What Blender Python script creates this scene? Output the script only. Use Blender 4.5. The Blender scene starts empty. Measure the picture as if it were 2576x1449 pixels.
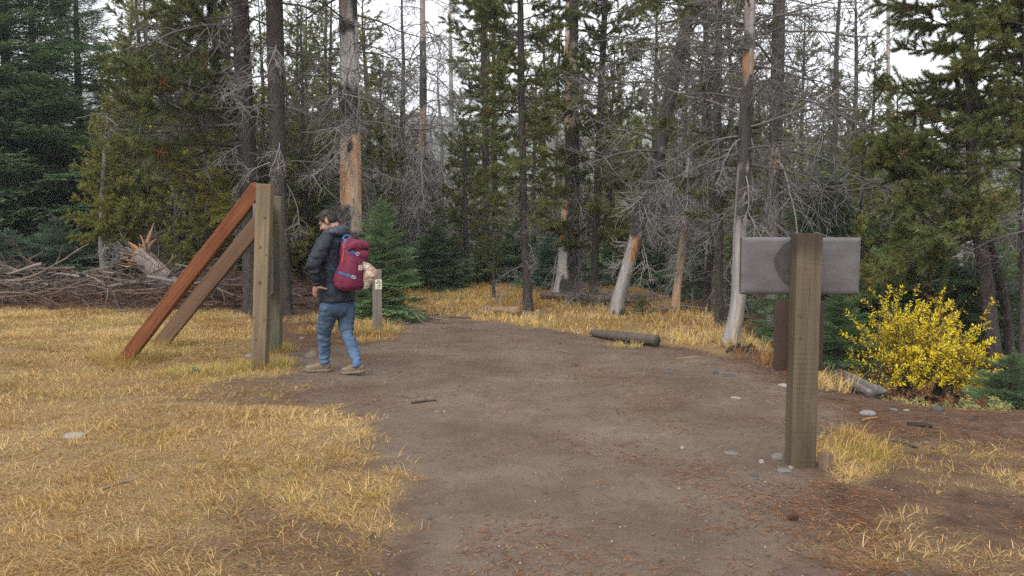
import bpy, bmesh, math, random
import numpy as np
from mathutils import Matrix, Vector

SC = bpy.context.scene
COL = SC.collection
rng = np.random.default_rng(11)
random.seed(5)

# ------------------------------------------------------------------ camera
CAM_H, PITCH, FPX = 1.6, math.atan(143.5 / 2022.0), 2022.0
cam = bpy.data.cameras.new('camera')
cam_o = bpy.data.objects.new('camera', cam)
COL.objects.link(cam_o)
cam_o.location = (0, 0, CAM_H)
cam_o.rotation_euler = (math.pi / 2 - PITCH, 0, 0)
cam.sensor_width = 36.0
cam.lens = 18.0 * FPX / 1288.0
cam.clip_start, cam.clip_end = 0.05, 3000
SC.camera = cam_o

# ------------------------------------------------------------------ sky: bright even overcast
W = bpy.data.worlds.new('World')
SC.world = W
W.use_nodes = True
nt = W.node_tree
nt.nodes.clear()
SUN_EL, SUN_AZ = math.radians(44), math.radians(205)
sky = nt.nodes.new('ShaderNodeTexSky')
sky.sky_type = 'NISHITA'
sky.sun_disc = False
sky.sun_elevation = SUN_EL
sky.sun_rotation = SUN_AZ
sky.dust_density = 6.0
sky.air_density = 1.0
hs = nt.nodes.new('ShaderNodeHueSaturation')
hs.inputs['Saturation'].default_value = 0.10
mixc = nt.nodes.new('ShaderNodeMix')
mixc.data_type = 'RGBA'
mixc.inputs['Factor'].default_value = 0.72
mixc.inputs[7].default_value = (10.0, 10.3, 10.8, 1)     # cloud deck radiance before the 0.1 strength
bg = nt.nodes.new('ShaderNodeBackground')
bg.inputs['Strength'].default_value = 0.115
wo = nt.nodes.new('ShaderNodeOutputWorld')
nt.links.new(sky.outputs[0], hs.inputs['Color'])
nt.links.new(hs.outputs[0], mixc.inputs[6])
nt.links.new(mixc.outputs[2], bg.inputs['Color'])
nt.links.new(bg.outputs[0], wo.inputs['Surface'])

sun = bpy.data.lights.new('sun', 'SUN')
sun.energy = 1.5
sun.angle = math.radians(50)
sun.color = (1.0, 0.97, 0.92)
sun_o = bpy.data.objects.new('sun', sun)
COL.objects.link(sun_o)
# the sun behind the clouds stands high, behind the camera and a little to the left
sd = Vector((math.sin(SUN_AZ) * math.cos(SUN_EL), math.cos(SUN_AZ) * math.cos(SUN_EL), math.sin(SUN_EL)))
sun_o.rotation_euler = sd.to_track_quat('Z', 'Y').to_euler()

SC.view_settings.view_transform = 'Standard'
SC.view_settings.look = 'None'
SC.view_settings.gamma = 1.0
SC.view_settings.use_curve_mapping = False
SC.view_settings.exposure = 0.8
SC.render.engine = 'CYCLES'
SC.cycles.max_bounces = 6
SC.cycles.diffuse_bounces = 4
SC.cycles.glossy_bounces = 2
SC.cycles.transmission_bounces = 4
SC.cycles.transparent_max_bounces = 8
SC.cycles.volume_bounces = 0
SC.cycles.use_denoising = False
SC.cycles.use_adaptive_sampling = False
SC.cycles.sample_clamp_indirect = 4.0
SC.cycles.caustics_reflective = False
SC.cycles.caustics_refractive = False

# ------------------------------------------------------------------ noise and small maths
def _hash(ix, iy, iz, seed):
    h = (ix * 374761393 + iy * 668265263 + iz * 2147483647 + seed * 1274126177) & 0xFFFFFFFF
    h = ((h ^ (h >> 13)) * 1274126177) & 0xFFFFFFFF
    h = ((h ^ (h >> 16)) * 2246822519) & 0xFFFFFFFF
    h = h ^ (h >> 15)
    return (h & 0xFFFFFF) / float(0xFFFFFF)

def vnoise(p, seed=0):
    p = np.asarray(p, float)
    if p.shape[-1] == 2:
        p = np.concatenate([p, np.zeros(p.shape[:-1] + (1,))], -1)
    i = np.floor(p).astype(np.int64)
    f = p - i
    f = f * f * (3 - 2 * f)
    r = 0
    for dx in (0, 1):
        wx = f[..., 0] if dx else 1 - f[..., 0]
        for dy in (0, 1):
            wy = f[..., 1] if dy else 1 - f[..., 1]
            for dz in (0, 1):
                wz = f[..., 2] if dz else 1 - f[..., 2]
                r = r + wx * wy * wz * _hash(i[..., 0] + dx, i[..., 1] + dy, i[..., 2] + dz, seed)
    return r

def fbm(p, seed=0, oct=4):
    p = np.asarray(p, float)
    r, a, t = 0, 1.0, 0
    for k in range(oct):
        r = r + a * vnoise(p * (2.03 ** k) + 17.3 * k, seed + k)
        t += a
        a *= 0.5
    return r / t

def sstep(a, b, x):
    t = np.clip((np.asarray(x, float) - a) / (b - a), 0, 1)
    return t * t * (3 - 2 * t)

def unit(v):
    return v / np.maximum(np.linalg.norm(v, axis=-1, keepdims=True), 1e-9)

# ------------------------------------------------------------------ terrain height and pixel rays
def hgt(x, y):
    x = np.asarray(x, float); y = np.asarray(y, float)
    z = -0.55 * sstep(2.95, 4.7, x) * sstep(6.9, 9.4, y) * (1 - 0.7 * sstep(30, 50, y))
    z = z + 0.10 * sstep(1.5, 3.2, x) * sstep(9.0, 12.0, y) * (1 - sstep(3.2, 4.2, x))
    p = np.stack([x, y], -1)
    z = z + (fbm(p * 0.45, 3, 3) - 0.5) * 0.10 * sstep(3, 9, y)
    z = z + (fbm(p * 2.2, 9, 3) - 0.5) * 0.035
    far = sstep(60, 260, y)
    z = z + far * 14 * (0.6 + 0.8 * fbm(p * 0.012, 21, 3))
    return z

def ray(u, v):
    cx, cy = (u - 1288.0) / FPX, (724.5 - v) / FPX
    c, s = math.cos(PITCH), math.sin(PITCH)
    return np.array([cx, c + cy * s, -s + cy * c])

def gp(u, v):
    """ground point seen at photo position (u, v) (2576 px wide copy)"""
    d = ray(u, v)
    z = 0.0
    for _ in range(30):
        t = (z - CAM_H) / d[2]
        p = d * t
        z = 0.5 * z + 0.5 * float(hgt(p[0], p[1]))
    return Vector((p[0], p[1], float(hgt(p[0], p[1]))))

def at(u, v, Y):
    """point on the upright plane y = Y seen at (u, v)"""
    d = ray(u, v)
    t = Y / d[1]
    return Vector((d[0] * t, Y, CAM_H + d[2] * t))

def gz(x, y):
    return float(hgt(x, y))

# ------------------------------------------------------------------ mesh building
class MB:
    def __init__(self):
        self.V, self.T, self.Q, self.C, self.n = [], [], [], [], 0
    def add(self, V, T=None, Q=None, col=None):
        V = np.asarray(V, float).reshape(-1, 3)
        if T is not None and len(T):
            self.T.append(np.asarray(T, np.int64) + self.n)
        if Q is not None and len(Q):
            self.Q.append(np.asarray(Q, np.int64) + self.n)
        c = np.ones((len(V), 3)) if col is None else np.broadcast_to(np.asarray(col, float), (len(V), 3))
        self.V.append(V); self.C.append(c); self.n += len(V)
        return self
    def arrays(self):
        V = np.concatenate(self.V); C = np.concatenate(self.C)
        T = np.concatenate(self.T) if self.T else np.zeros((0, 3), np.int64)
        Q = np.concatenate(self.Q) if self.Q else np.zeros((0, 4), np.int64)
        return V, T, Q, C
    def mesh(self, name, mat, smooth=True):
        V, T, Q, C = self.arrays()
        return raw_mesh(name, V, T, Q, C, mat, smooth)

def raw_mesh(name, V, T, Q, C, mat, smooth=True):
    me = bpy.data.meshes.new(name)
    me.vertices.add(len(V)); me.vertices.foreach_set('co', np.ascontiguousarray(V, np.float32).ravel())
    nl = 3 * len(T) + 4 * len(Q)
    me.loops.add(nl)
    me.loops.foreach_set('vertex_index', np.concatenate([T.ravel(), Q.ravel()]).astype(np.int32))
    me.polygons.add(len(T) + len(Q))
    ls = np.concatenate([np.arange(len(T)) * 3, 3 * len(T) + np.arange(len(Q)) * 4]).astype(np.int32)
    me.polygons.foreach_set('loop_start', ls)
    me.polygons.foreach_set('use_smooth', np.full(len(T) + len(Q), smooth))
    me.update(calc_edges=True)
    if C is not None:
        a = me.color_attributes.new('col', 'FLOAT_COLOR', 'POINT')
        a.data.foreach_set('color', np.concatenate([C, np.ones((len(C), 1))], 1).astype(np.float32).ravel())
    if mat is not None:
        me.materials.append(mat)
    return me

def link(name, data, parent=None, loc=None, rot=None, scale=None):
    o = bpy.data.objects.new(name, data)
    COL.objects.link(o)
    if parent is not None:
        o.parent = parent
    if loc is not None: o.location = loc
    if rot is not None: o.rotation_euler = rot
    if scale is not None: o.scale = (scale,) * 3 if np.isscalar(scale) else scale
    return o

def tag(o, label=None, cat=None, group=None, kind=None):
    if label: o['label'] = label
    if cat: o['category'] = cat
    if group: o['group'] = group
    if kind: o['kind'] = kind
    return o

def thing(name, label, cat, loc=(0, 0, 0), rot=None, group=None):
    return tag(link(name, None, loc=loc, rot=rot), label, cat, group)

def copy_tree(o, parent=None):
    c = o.copy()
    COL.objects.link(c)
    c.parent = parent
    for ch in KIDS.get(o.name, []):
        copy_tree(ch, c)
    return c
KIDS = {}

def part(name, data, parent, loc=None, rot=None, scale=None):
    o = link(name, data, parent, loc, rot, scale)
    KIDS.setdefault(parent.name, []).append(o)
    return o

def tubes(P, R, sides=4, cap=False):
    """P (B,n,3), R (B,n) -> V, Q of B tapered tubes"""
    P = np.asarray(P, float); R = np.asarray(R, float)
    if P.ndim == 2:
        P, R = P[None], R[None]
    B, n, _ = P.shape
    t = unit(np.gradient(P, axis=1))
    ref = np.where(np.abs(t[:, :1, 2:3]) > 0.9, np.array([1., 0, 0]), np.array([0, 0, 1.]))
    a = unit(np.cross(t, np.broadcast_to(ref, t.shape)))
    b = np.cross(t, a)
    ang = np.arange(sides) * 2 * math.pi / sides
    V = (P[:, :, None] + R[:, :, None, None] * (np.cos(ang)[None, None, :, None] * a[:, :, None] + np.sin(ang)[None, None, :, None] * b[:, :, None]))
    idx = np.arange(B * n * sides).reshape(B, n, sides)
    i0, i1 = idx[:, :-1], idx[:, 1:]
    q = np.stack([i0, np.roll(i0, -1, 2), np.roll(i1, -1, 2), i1], -1).reshape(-1, 4)
    return V.reshape(-1, 3), q

def curves(S, D, L, n, droop=0.0, wander=0.1, lift=0.0, r=None):
    """grow B curves from S along D, returns (B,n+1,3)"""
    r = r or rng
    B = len(S)
    p = np.array(S, float); d = unit(np.array(D, float))
    out = [p.copy()]
    L = np.broadcast_to(L, (B,))
    droop = np.broadcast_to(droop, (B,)); lift = np.broadcast_to(lift, (B,))
    for i in range(n):
        p = p + d * (L / n)[:, None]
        out.append(p.copy())
        f = i / max(n - 1, 1)
        d = d + r.normal(0, wander, (B, 3))
        d[:, 2] += (-droop * (1 - f) + lift * f)
        d = unit(d)
    return np.stack(out, 1)

def along(P, b, t):
    """points and tangents at parameter t (0..1) of curves P[b]"""
    n = P.shape[1] - 1
    x = np.clip(t, 0, 0.999) * n
    i = x.astype(int); f = (x - i)[:, None]
    p0, p1 = P[b, i], P[b, i + 1]
    return p0 * (1 - f) + p1 * f, unit(p1 - p0)

def perp(t, r=None, flat=0.0):
    r = r or rng
    v = r.normal(0, 1, t.shape)
    v[:, 2] *= (1 - flat)
    v = v - t * np.sum(v * t, -1, keepdims=True)
    return unit(v)

def box(x0, x1, y0, y1, z0, z1):
    V = np.array([[x, y, z] for z in (z0, z1) for y in (y0, y1) for x in (x0, x1)], float)
    Q = np.array([[0, 2, 3, 1], [4, 5, 7, 6], [0, 1, 5, 4], [2, 6, 7, 3], [0, 4, 6, 2], [1, 3, 7, 5]])
    return V, Q

def loft(rings, closed=True):
    """rings (n,m,3) -> V, T, Q with end caps"""
    R = np.asarray(rings, float)
    n, m, _ = R.shape
    idx = np.arange(n * m).reshape(n, m)
    i0, i1 = idx[:-1], idx[1:]
    Q = np.stack([i0, np.roll(i0, -1, 1), np.roll(i1, -1, 1), i1], -1).reshape(-1, 4)
    V = np.concatenate([R.reshape(-1, 3), R[0].mean(0)[None], R[-1].mean(0)[None]])
    T = []
    if closed:
        for k in range(m):
            T.append([idx[0, (k + 1) % m], idx[0, k], n * m])
            T.append([idx[-1, k], idx[-1, (k + 1) % m], n * m + 1])
    return V, np.array(T, np.int64).reshape(-1, 3), Q

def crm(pts, n):
    """smooth resampling of a polyline of any column count"""
    P = np.asarray(pts, float)
    d = np.r_[0, np.cumsum(np.linalg.norm(np.diff(P[:, :3], axis=0), axis=1))]
    s = np.linspace(0, d[-1], n)
    m = np.gradient(P, d, axis=0) if len(P) > 2 else np.repeat((P[1:] - P[:1]) / d[-1], 2, 0)
    i = np.clip(np.searchsorted(d, s, 'right') - 1, 0, len(P) - 2)
    h = (d[i + 1] - d[i])[:, None]; t = ((s - d[i]) / (d[i + 1] - d[i]))[:, None]
    t2, t3 = t * t, t * t * t
    return (2*t3 - 3*t2 + 1) * P[i] + (t3 - 2*t2 + t) * h * m[i] + (-2*t3 + 3*t2) * P[i + 1] + (t3 - t2) * h * m[i + 1]

# ------------------------------------------------------------------ materials
def mat_new(name):
    m = bpy.data.materials.new(name)
    m.use_nodes = True
    n = m.node_tree
    n.nodes.clear()
    out = n.nodes.new('ShaderNodeOutputMaterial')
    return m, n, out

def N(nt, typ, **kw):
    nd = nt.nodes.new(typ)
    for k, v in kw.items():
        if k in nd.inputs: nd.inputs[k].default_value = v
        else: setattr(nd, k, v)
    return nd

def mixrgb(nt, fac, a, b, blend='MIX'):
    m = nt.nodes.new('ShaderNodeMix'); m.data_type = 'RGBA'; m.blend_type = blend
    for sock, val in ((m.inputs[0], fac), (m.inputs[6], a), (m.inputs[7], b)):
        if hasattr(val, 'is_linked') or hasattr(val, 'node'): nt.links.new(val, sock)
        elif np.isscalar(val): sock.default_value = val
        else: sock.default_value = (*val, 1) if len(val) == 3 else val
    return m.outputs[2]

def ramp(nt, fac, stops):
    r = nt.nodes.new('ShaderNodeValToRGB')
    el = r.color_ramp.elements
    while len(el) < len(stops): el.new(0.5)
    for e, (p, c) in zip(el, stops):
        e.position = p
        e.color = (c, c, c, 1) if np.isscalar(c) else (*c, 1)
    nt.links.new(fac, r.inputs[0])
    return r.outputs[0]

def noise(nt, scale, detail=4, rough=0.55, vec=None, stretch=None, dist=0.0):
    n = N(nt, 'ShaderNodeTexNoise', Scale=scale, Detail=detail, Roughness=rough, Distortion=dist)
    tc = N(nt, 'ShaderNodeTexCoord')
    src = tc.outputs['Object'] if vec is None else vec
    if stretch is not None:
        mp = N(nt, 'ShaderNodeMapping')
        mp.inputs['Scale'].default_value = stretch
        nt.links.new(src, mp.inputs[0]); src = mp.outputs[0]
    nt.links.new(src, n.inputs['Vector'])
    return n.outputs['Fac']

def surf(name, build, rough=0.8, spec=0.3, bump=None, trans=0.0, sheen=0.0):
    """build(nt) -> colour socket or rgb; bump(nt) -> (height socket, strength, distance)"""
    m, n, out = mat_new(name)
    b = N(n, 'ShaderNodeBsdfPrincipled')
    b.inputs['Roughness'].default_value = rough
    b.inputs['Specular IOR Level'].default_value = spec
    if sheen: b.inputs['Sheen Weight'].default_value = sheen
    c = build(n)
    if hasattr(c, 'node'): n.links.new(c, b.inputs['Base Color'])
    else: b.inputs['Base Color'].default_value = (*c, 1)
    if bump:
        h, st, ds = bump(n)
        bp = N(n, 'ShaderNodeBump', Strength=st, Distance=ds)
        n.links.new(h, bp.inputs['Height'])
        n.links.new(bp.outputs[0], b.inputs['Normal'])
    if trans:
        t = N(n, 'ShaderNodeBsdfTranslucent')
        if hasattr(c, 'node'): n.links.new(c, t.inputs[0])
        else: t.inputs[0].default_value = (*c, 1)
        mx = N(n, 'ShaderNodeMixShader'); mx.inputs[0].default_value = trans
        n.links.new(b.outputs[0], mx.inputs[1]); n.links.new(t.outputs[0], mx.inputs[2])
        n.links.new(mx.outputs[0], out.inputs[0])
    else:
        n.links.new(b.outputs[0], out.inputs[0])
    return m

def attr(nt, name='col'):
    a = N(nt, 'ShaderNodeAttribute'); a.attribute_name = name
    return a.outputs['Color']

def objrand(nt, lo, hi):
    oi = N(nt, 'ShaderNodeObjectInfo')
    mr = N(nt, 'ShaderNodeMapRange'); mr.inputs[3].default_value = lo; mr.inputs[4].default_value = hi
    nt.links.new(oi.outputs['Random'], mr.inputs[0])
    return mr.outputs[0]

def scaled(nt, col, fac):
    cb = nt.nodes.new('ShaderNodeVectorMath'); cb.operation = 'SCALE'
    nt.links.new(col, cb.inputs[0])
    if np.isscalar(fac): cb.inputs['Scale'].default_value = fac
    else: nt.links.new(fac, cb.inputs['Scale'])
    return cb.outputs[0]

M = {}
# foliage: colour per leaf from the mesh, small change from tree to tree
M['foliage'] = surf('foliage', lambda n: scaled(n, attr(n), objrand(n, 0.85, 1.4)), 0.65, 0.15, trans=0.22)
M['grass'] = surf('grass', lambda n: attr(n), 0.7, 0.15, trans=0.25)
# wood with its colours in the mesh (bark patches, bare wood) plus fine grain
def _woodcol(n):
    g = noise(n, 14, 5, 0.65, stretch=(1, 1, 0.12))
    return mixrgb(n, 0.75, attr(n), ramp(n, g, [(0.25, 0.45), (0.55, 1.0), (0.8, 1.35)]), 'MULTIPLY')
M['snag'] = surf('snag_wood', _woodcol, 0.85, 0.2, lambda n: (noise(n, 22, 6, 0.7, stretch=(1, 1, 0.15)), 0.8, 0.02))
def _barkcol(n):
    g = noise(n, 26, 5, 0.7, stretch=(1, 1, 0.45))
    return mixrgb(n, 0.85, attr(n), ramp(n, g, [(0.3, 0.35), (0.52, 1.0), (0.75, 1.6)]), 'MULTIPLY')
M['bark'] = surf('bark', _barkcol, 0.9, 0.15, lambda n: (noise(n, 30, 5, 0.7, stretch=(1, 1, 0.5)), 1.0, 0.03))
M['twig'] = surf('twig', lambda n: scaled(n, attr(n), objrand(n, 0.75, 1.2)), 0.85, 0.15)
# ------------------------------------------------------------------ ground cover zones (outlines on the ground)
def poly(px):
    out = []
    for u, v in px:
        g = gp(u, v); out.append((g.x, g.y))
    return np.array(out)

def sdist(P, poly_):
    """signed distance, positive inside"""
    x, y = P[:, 0], P[:, 1]
    best = np.full(len(P), 1e9); inside = np.zeros(len(P), bool)
    m = len(poly_)
    for i in range(m):
        a, b = poly_[i], poly_[(i + 1) % m]
        ab = b - a
        t = np.clip(((x - a[0]) * ab[0] + (y - a[1]) * ab[1]) / max(ab @ ab, 1e-9), 0, 1)
        best = np.minimum(best, np.hypot(x - a[0] - t * ab[0], y - a[1] - t * ab[1]))
        c = (a[1] > y) != (b[1] > y)
        with np.errstate(divide='ignore', invalid='ignore'):
            xi = (b[0] - a[0]) * (y - a[1]) / (b[1] - a[1]) + a[0]
        inside ^= c & (x < xi)
    return np.where(inside, best, -best)

ZONES = {
 # left meadow, matted straw
 'left': (poly([(-900, 2100), (1020, 2100), (1035, 1449), (985, 1310), (1000, 1210), (985, 1110), (850, 1045), (735, 990), (745, 930), (725, 890), (700, 850), (640, 800), (560, 772), (250, 766), (0, 764), (-900, 764)]), 0.30),
 # golden meadow beyond the path
 'far': (poly([(690, 742), (690, 712), (1050, 709), (1300, 711), (1520, 722), (1700, 740), (1880, 775), (1905, 835), (1845, 900), (1770, 888), (1700, 872), (1480, 848), (1250, 810), (1060, 791), (1010, 775), (1000, 745), (830, 745)]), 0.25),
 # straw between the hiker's tree and the marker post
 'mid': (poly([(700, 800), (1010, 795), (1025, 830), (990, 855), (900, 862), (720, 835)]), 0.30),
 # clump beside the right sign and the thin grass round it
 'sign': (poly([(2040, 1105), (2150, 1085), (2240, 1130), (2250, 1190), (2180, 1225), (2080, 1215)]), 0.12),
 'right': (poly([(2080, 1190), (2300, 1120), (2700, 1090), (3100, 1300), (3100, 2100), (2150, 2100), (1990, 1449), (2090, 1290)]), 0.5),
 # brown dry weeds on the bank
 'bank': (poly([(1600, 770), (1900, 770), (1960, 860), (2030, 940), (2150, 990), (2080, 985), (1930, 935), (1850, 890), (1700, 810)]), 0.25),
}

def cover(x, y):
    """share of grass (0..1) for each zone"""
    P = np.stack([x, y], -1)
    wob = (fbm(P * 1.6, 31, 3) - 0.5) * 1.1 + (fbm(P * 5.0, 33, 2) - 0.5) * 0.5
    out = {}
    for k, (pl, soft) in ZONES.items():
        out[k] = sstep(-0.5, 0.9, sdist(P, pl) / soft + wob * 1.4)
    bare = sstep(0.47, 0.60, fbm(P * np.array([1.1, 1.7]) + 5, 41, 4))
    edge = 1 - sstep(0.2, 2.2, sdist(P, ZONES['left'][0]))
    out['left'] = out['left'] * (1 - (0.25 + 0.55 * edge) * bare * sstep(13.5, 8.5, y))
    out['mid'] = out['mid'] * sstep(0.42, 0.6, fbm(P * 1.8 + 9, 43, 3)) * 0.8
    out['right'] = out['right'] * sstep(0.46, 0.62, fbm(P * np.array([1.3, 2.0]) + 3, 47, 3)) * 0.55
    out['bank'] = out['bank'] * 0.75
    return out

def dent(x, y):
    '''small footworn unevenness of the dirt'''
    a = np.stack([x * 0.83 - y * 0.56, x * 0.56 + y * 0.83], -1)
    w = np.stack([fbm(a * 1.9, 57, 2), fbm(a * 1.9 + 7, 58, 2)], -1)
    return (fbm(a * 4.3 + w * 3.0, 55, 3) - 0.5) * 0.014

# ------------------------------------------------------------------ ground sheet
def axis(lo, f0, f1, hi, step, grow=1.16):
    a = list(np.arange(f0, f1 + 1e-6, step))
    s = step
    while a[-1] < hi:
        s *= grow; a.append(a[-1] + s)
    s = step
    while a[0] > lo:
        s *= grow; a.insert(0, a[0] - s)
    return np.array(a)
gx = axis(-450, -6.5, 7.0, 450, 0.08)
gy = axis(-60, 2.8, 13.0, 700, 0.08)
X, Y = np.meshgrid(gx, gy)
Z = hgt(X, Y)
near = ((X > -7) & (X < 8) & (Y > 2) & (Y < 14))
Z = Z + np.where(near, dent(X, Y), 0)
nX, nY = len(gx), len(gy)
idx = np.arange(nX * nY).reshape(nY, nX)
Q = np.stack([idx[:-1, :-1], idx[:-1, 1:], idx[1:, 1:], idx[1:, :-1]], -1).reshape(-1, 4)
xf, yf = X.ravel(), Y.ravel()
cv = cover(xf, yf)
straw = np.clip(np.maximum.reduce([cv['left'], cv['far'], cv['mid'] * 0.7, cv['sign'], cv['right'] * 0.6]), 0, 1)
Pf = np.stack([xf, yf], -1)
pathp = poly([(1010, 2100), (1040, 1449), (960, 1100), (720, 985), (700, 870), (930, 870), (1010, 800), (1060, 788), (1250, 808), (1480, 846), (1760, 885), (1900, 945), (2080, 1000), (2200, 1060), (2050, 1200), (1980, 1449), (2000, 2100)])
path = sstep(-0.5, 0.5, sdist(Pf, pathp) / 0.6 + (fbm(Pf * 1.3, 61, 3) - 0.5) * 1.6)
zone = np.stack([path, straw, cv['bank']], -1)
gm, gn, gout = mat_new('ground')
gb = N(gn, 'ShaderNodeBsdfPrincipled'); gb.inputs['Roughness'].default_value = 0.95; gb.inputs['Specular IOR Level'].default_value = 0.12
sep = N(gn, 'ShaderNodeSeparateColor'); gn.links.new(attr(gn), sep.inputs[0])
big = noise(gn, 0.9, 5, 0.6); midn = noise(gn, 4.3, 6, 0.72, dist=0.8); fine = noise(gn, 90, 4, 0.7); grit = noise(gn, 260, 3, 0.8)
dirt = mixrgb(gn, ramp(gn, big, [(0.35, 0.0), (0.65, 1.0)]), (0.128, 0.089, 0.065), (0.200, 0.154, 0.119))
dirt = mixrgb(gn, ramp(gn, midn, [(0.36, 0.38), (0.62, 0.0)]), dirt, (0.080, 0.056, 0.043))
litter = mixrgb(gn, ramp(gn, midn, [(0.35, 0.0), (0.65, 1.0)]), (0.060, 0.036, 0.025), (0.150, 0.090, 0.058))
base = mixrgb(gn, sep.outputs[0], litter, dirt)
thatch = mixrgb(gn, ramp(gn, fine, [(0.40, 0.0), (0.60, 1.0)]), (0.11, 0.072, 0.040), (0.40, 0.27, 0.12))
base = mixrgb(gn, ramp(gn, sep.outputs[1], [(0.05, 0.0), (0.75, 0.9)]), base, thatch)
base = mixrgb(gn, 0.55, base, ramp(gn, grit, [(0.25, 0.4), (0.5, 1.0), (0.75, 1.7)]), 'MULTIPLY')
base = mixrgb(gn, 0.6, base, ramp(gn, fine, [(0.3, 0.6), (0.55, 1.0), (0.75, 1.35)]), 'MULTIPLY')
gn.links.new(base, gb.inputs['Base Color'])
hsum = N(gn, 'ShaderNodeMath', operation='ADD'); gn.links.new(fine, hsum.inputs[0]); gn.links.new(midn, hsum.inputs[1])
bp = N(gn, 'ShaderNodeBump', Strength=0.8, Distance=0.025); gn.links.new(hsum.outputs[0], bp.inputs['Height'])
gn.links.new(bp.outputs[0], gb.inputs['Normal']); gn.links.new(gb.outputs[0], gout.inputs[0])
g = link('ground', raw_mesh('ground', np.stack([xf, yf, Z.ravel()], -1), np.zeros((0, 3), np.int64), Q, zone, gm))
tag(g, 'brown dirt trail and straw covered forest floor', kind='structure')

# misty ridge far behind the forest, its wood reading as one mass
hx = np.linspace(-700, 700, 260); hd = np.linspace(0, 1, 50)
HX, HD = np.meshgrid(hx, hd)
crest = 58 + 26 * fbm(np.stack([HX * 0.006, HX * 0], -1), 71, 3) - 25 * sstep(50, 260, HX) + 20 * sstep(-50, -300, HX)
HY = 420 + HD * 200
HZ = 8 + crest * np.sin(HD * math.pi * 0.55) + fbm(np.stack([HX * 0.12, HY * 0.12], -1), 73, 3) * 9
i2 = np.arange(HX.size).reshape(HX.shape)
HQ = np.stack([i2[:-1, :-1], i2[:-1, 1:], i2[1:, 1:], i2[1:, :-1]], -1).reshape(-1, 4)
hm = surf('far_wood', lambda n: mixrgb(n, ramp(n, noise(n, 0.25, 5, 0.7), [(0.35, 0.0), (0.65, 1.0)]), (0.03, 0.045, 0.03), (0.09, 0.1, 0.075)), 0.95, 0.05)
tag(link('hill', raw_mesh('hill', np.stack([HX.ravel(), HY.ravel(), HZ.ravel()], -1), np.zeros((0, 3), np.int64), HQ, None, hm)), 'wooded ridge far behind the trees fading into mist', kind='structure')
# ------------------------------------------------------------------ branch templates (along +X, about 1 m long)
def jit(c, n, s=0.15, r=None):
    r = r or rng
    return np.asarray(c) * (1 + r.normal(0, s, (n, 1))).clip(0.4, 1.9)

def dead_branch(r, L=1.0, droop=0.12, lift=0.10, n2=16, n3=46, col=(0.20, 0.185, 0.175), rad=0.013, arc=0.22):
    mb = MB()
    P0 = curves(np.zeros((1, 3)), np.array([[1, 0, 0.05]]), L, 12, droop, 0.09, lift, r)
    V, q = tubes(P0, np.linspace(rad, rad * 0.30, 13)[None], 5)
    mb.add(V, Q=q, col=col)
    b = np.zeros(n2, int); t = r.uniform(0.15, 0.98, n2)
    S, T = along(P0, b, t)
    side = perp(T, r, 0.55)
    D = T * r.uniform(0.35, 0.9, (n2, 1)) + side
    L2 = L * r.uniform(0.22, 0.55, n2) * (1.15 - 0.6 * t)
    P1 = curves(S, D, L2, 7, arc, 0.13, arc * 0.8, r)
    r1 = np.linspace(1, 0.4, 8)[None] * (rad * 0.42 * r.uniform(0.7, 1.2, (n2, 1)))
    V, q = tubes(P1, np.maximum(r1, 0.0026), 4)
    mb.add(V, Q=q, col=np.repeat(jit(col, n2, 0.12, r), 32, 0))
    b = r.integers(0, n2, n3); t = r.uniform(0.2, 0.98, n3)
    S, T = along(P1, b, t)
    D = T * r.uniform(0.3, 0.9, (n3, 1)) + perp(T, r, 0.3)
    P2 = curves(S, D, L * r.uniform(0.08, 0.28, n3), 5, arc * 1.1, 0.16, arc, r)
    V, q = tubes(P2, np.broadcast_to(np.linspace(0.0034, 0.0018, 6), (n3, 6)), 3)
    mb.add(V, Q=q, col=np.repeat(jit(col, n3, 0.18, r), 18, 0))
    return mb

def needles(r, S, T, per, length, width, fwd, col, spread=0.35, out_jit=0.18, colj=0.22):
    """needle triangles round twig points S with tangents T"""
    n = len(S) * per
    S = np.repeat(S, per, 0); T = np.repeat(T, per, 0)
    rad = perp(T, r)
    d = unit(T * fwd * r.uniform(0.5, 1.4, (n, 1)) + rad + r.normal(0, out_jit, (n, 3)))
    w = unit(np.cross(d, r.normal(0, 1, (n, 3)))) * width * 0.5
    l = length * r.uniform(0.7, 1.15, (n, 1))
    base = S + T * r.uniform(-spread, spread, (n, 1)) * length
    V = np.stack([base - w, base + w, base + d * l], 1).reshape(-1, 3)
    c = np.repeat(np.broadcast_to(col, (n, 3)) * (1 + r.normal(0, colj, (n, 1))).clip(0.35, 1.8), 3, 0)
    return V, np.arange(3 * n).reshape(n, 3), c

PINE_A, PINE_B, PINE_DRY = np.array([0.080, 0.098, 0.034]), np.array([0.150, 0.158, 0.045]), np.array([0.16, 0.065, 0.025])
TWIG_D = (0.055, 0.045, 0.038)
TWIG_G = (0.21, 0.195, 0.185)

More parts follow.
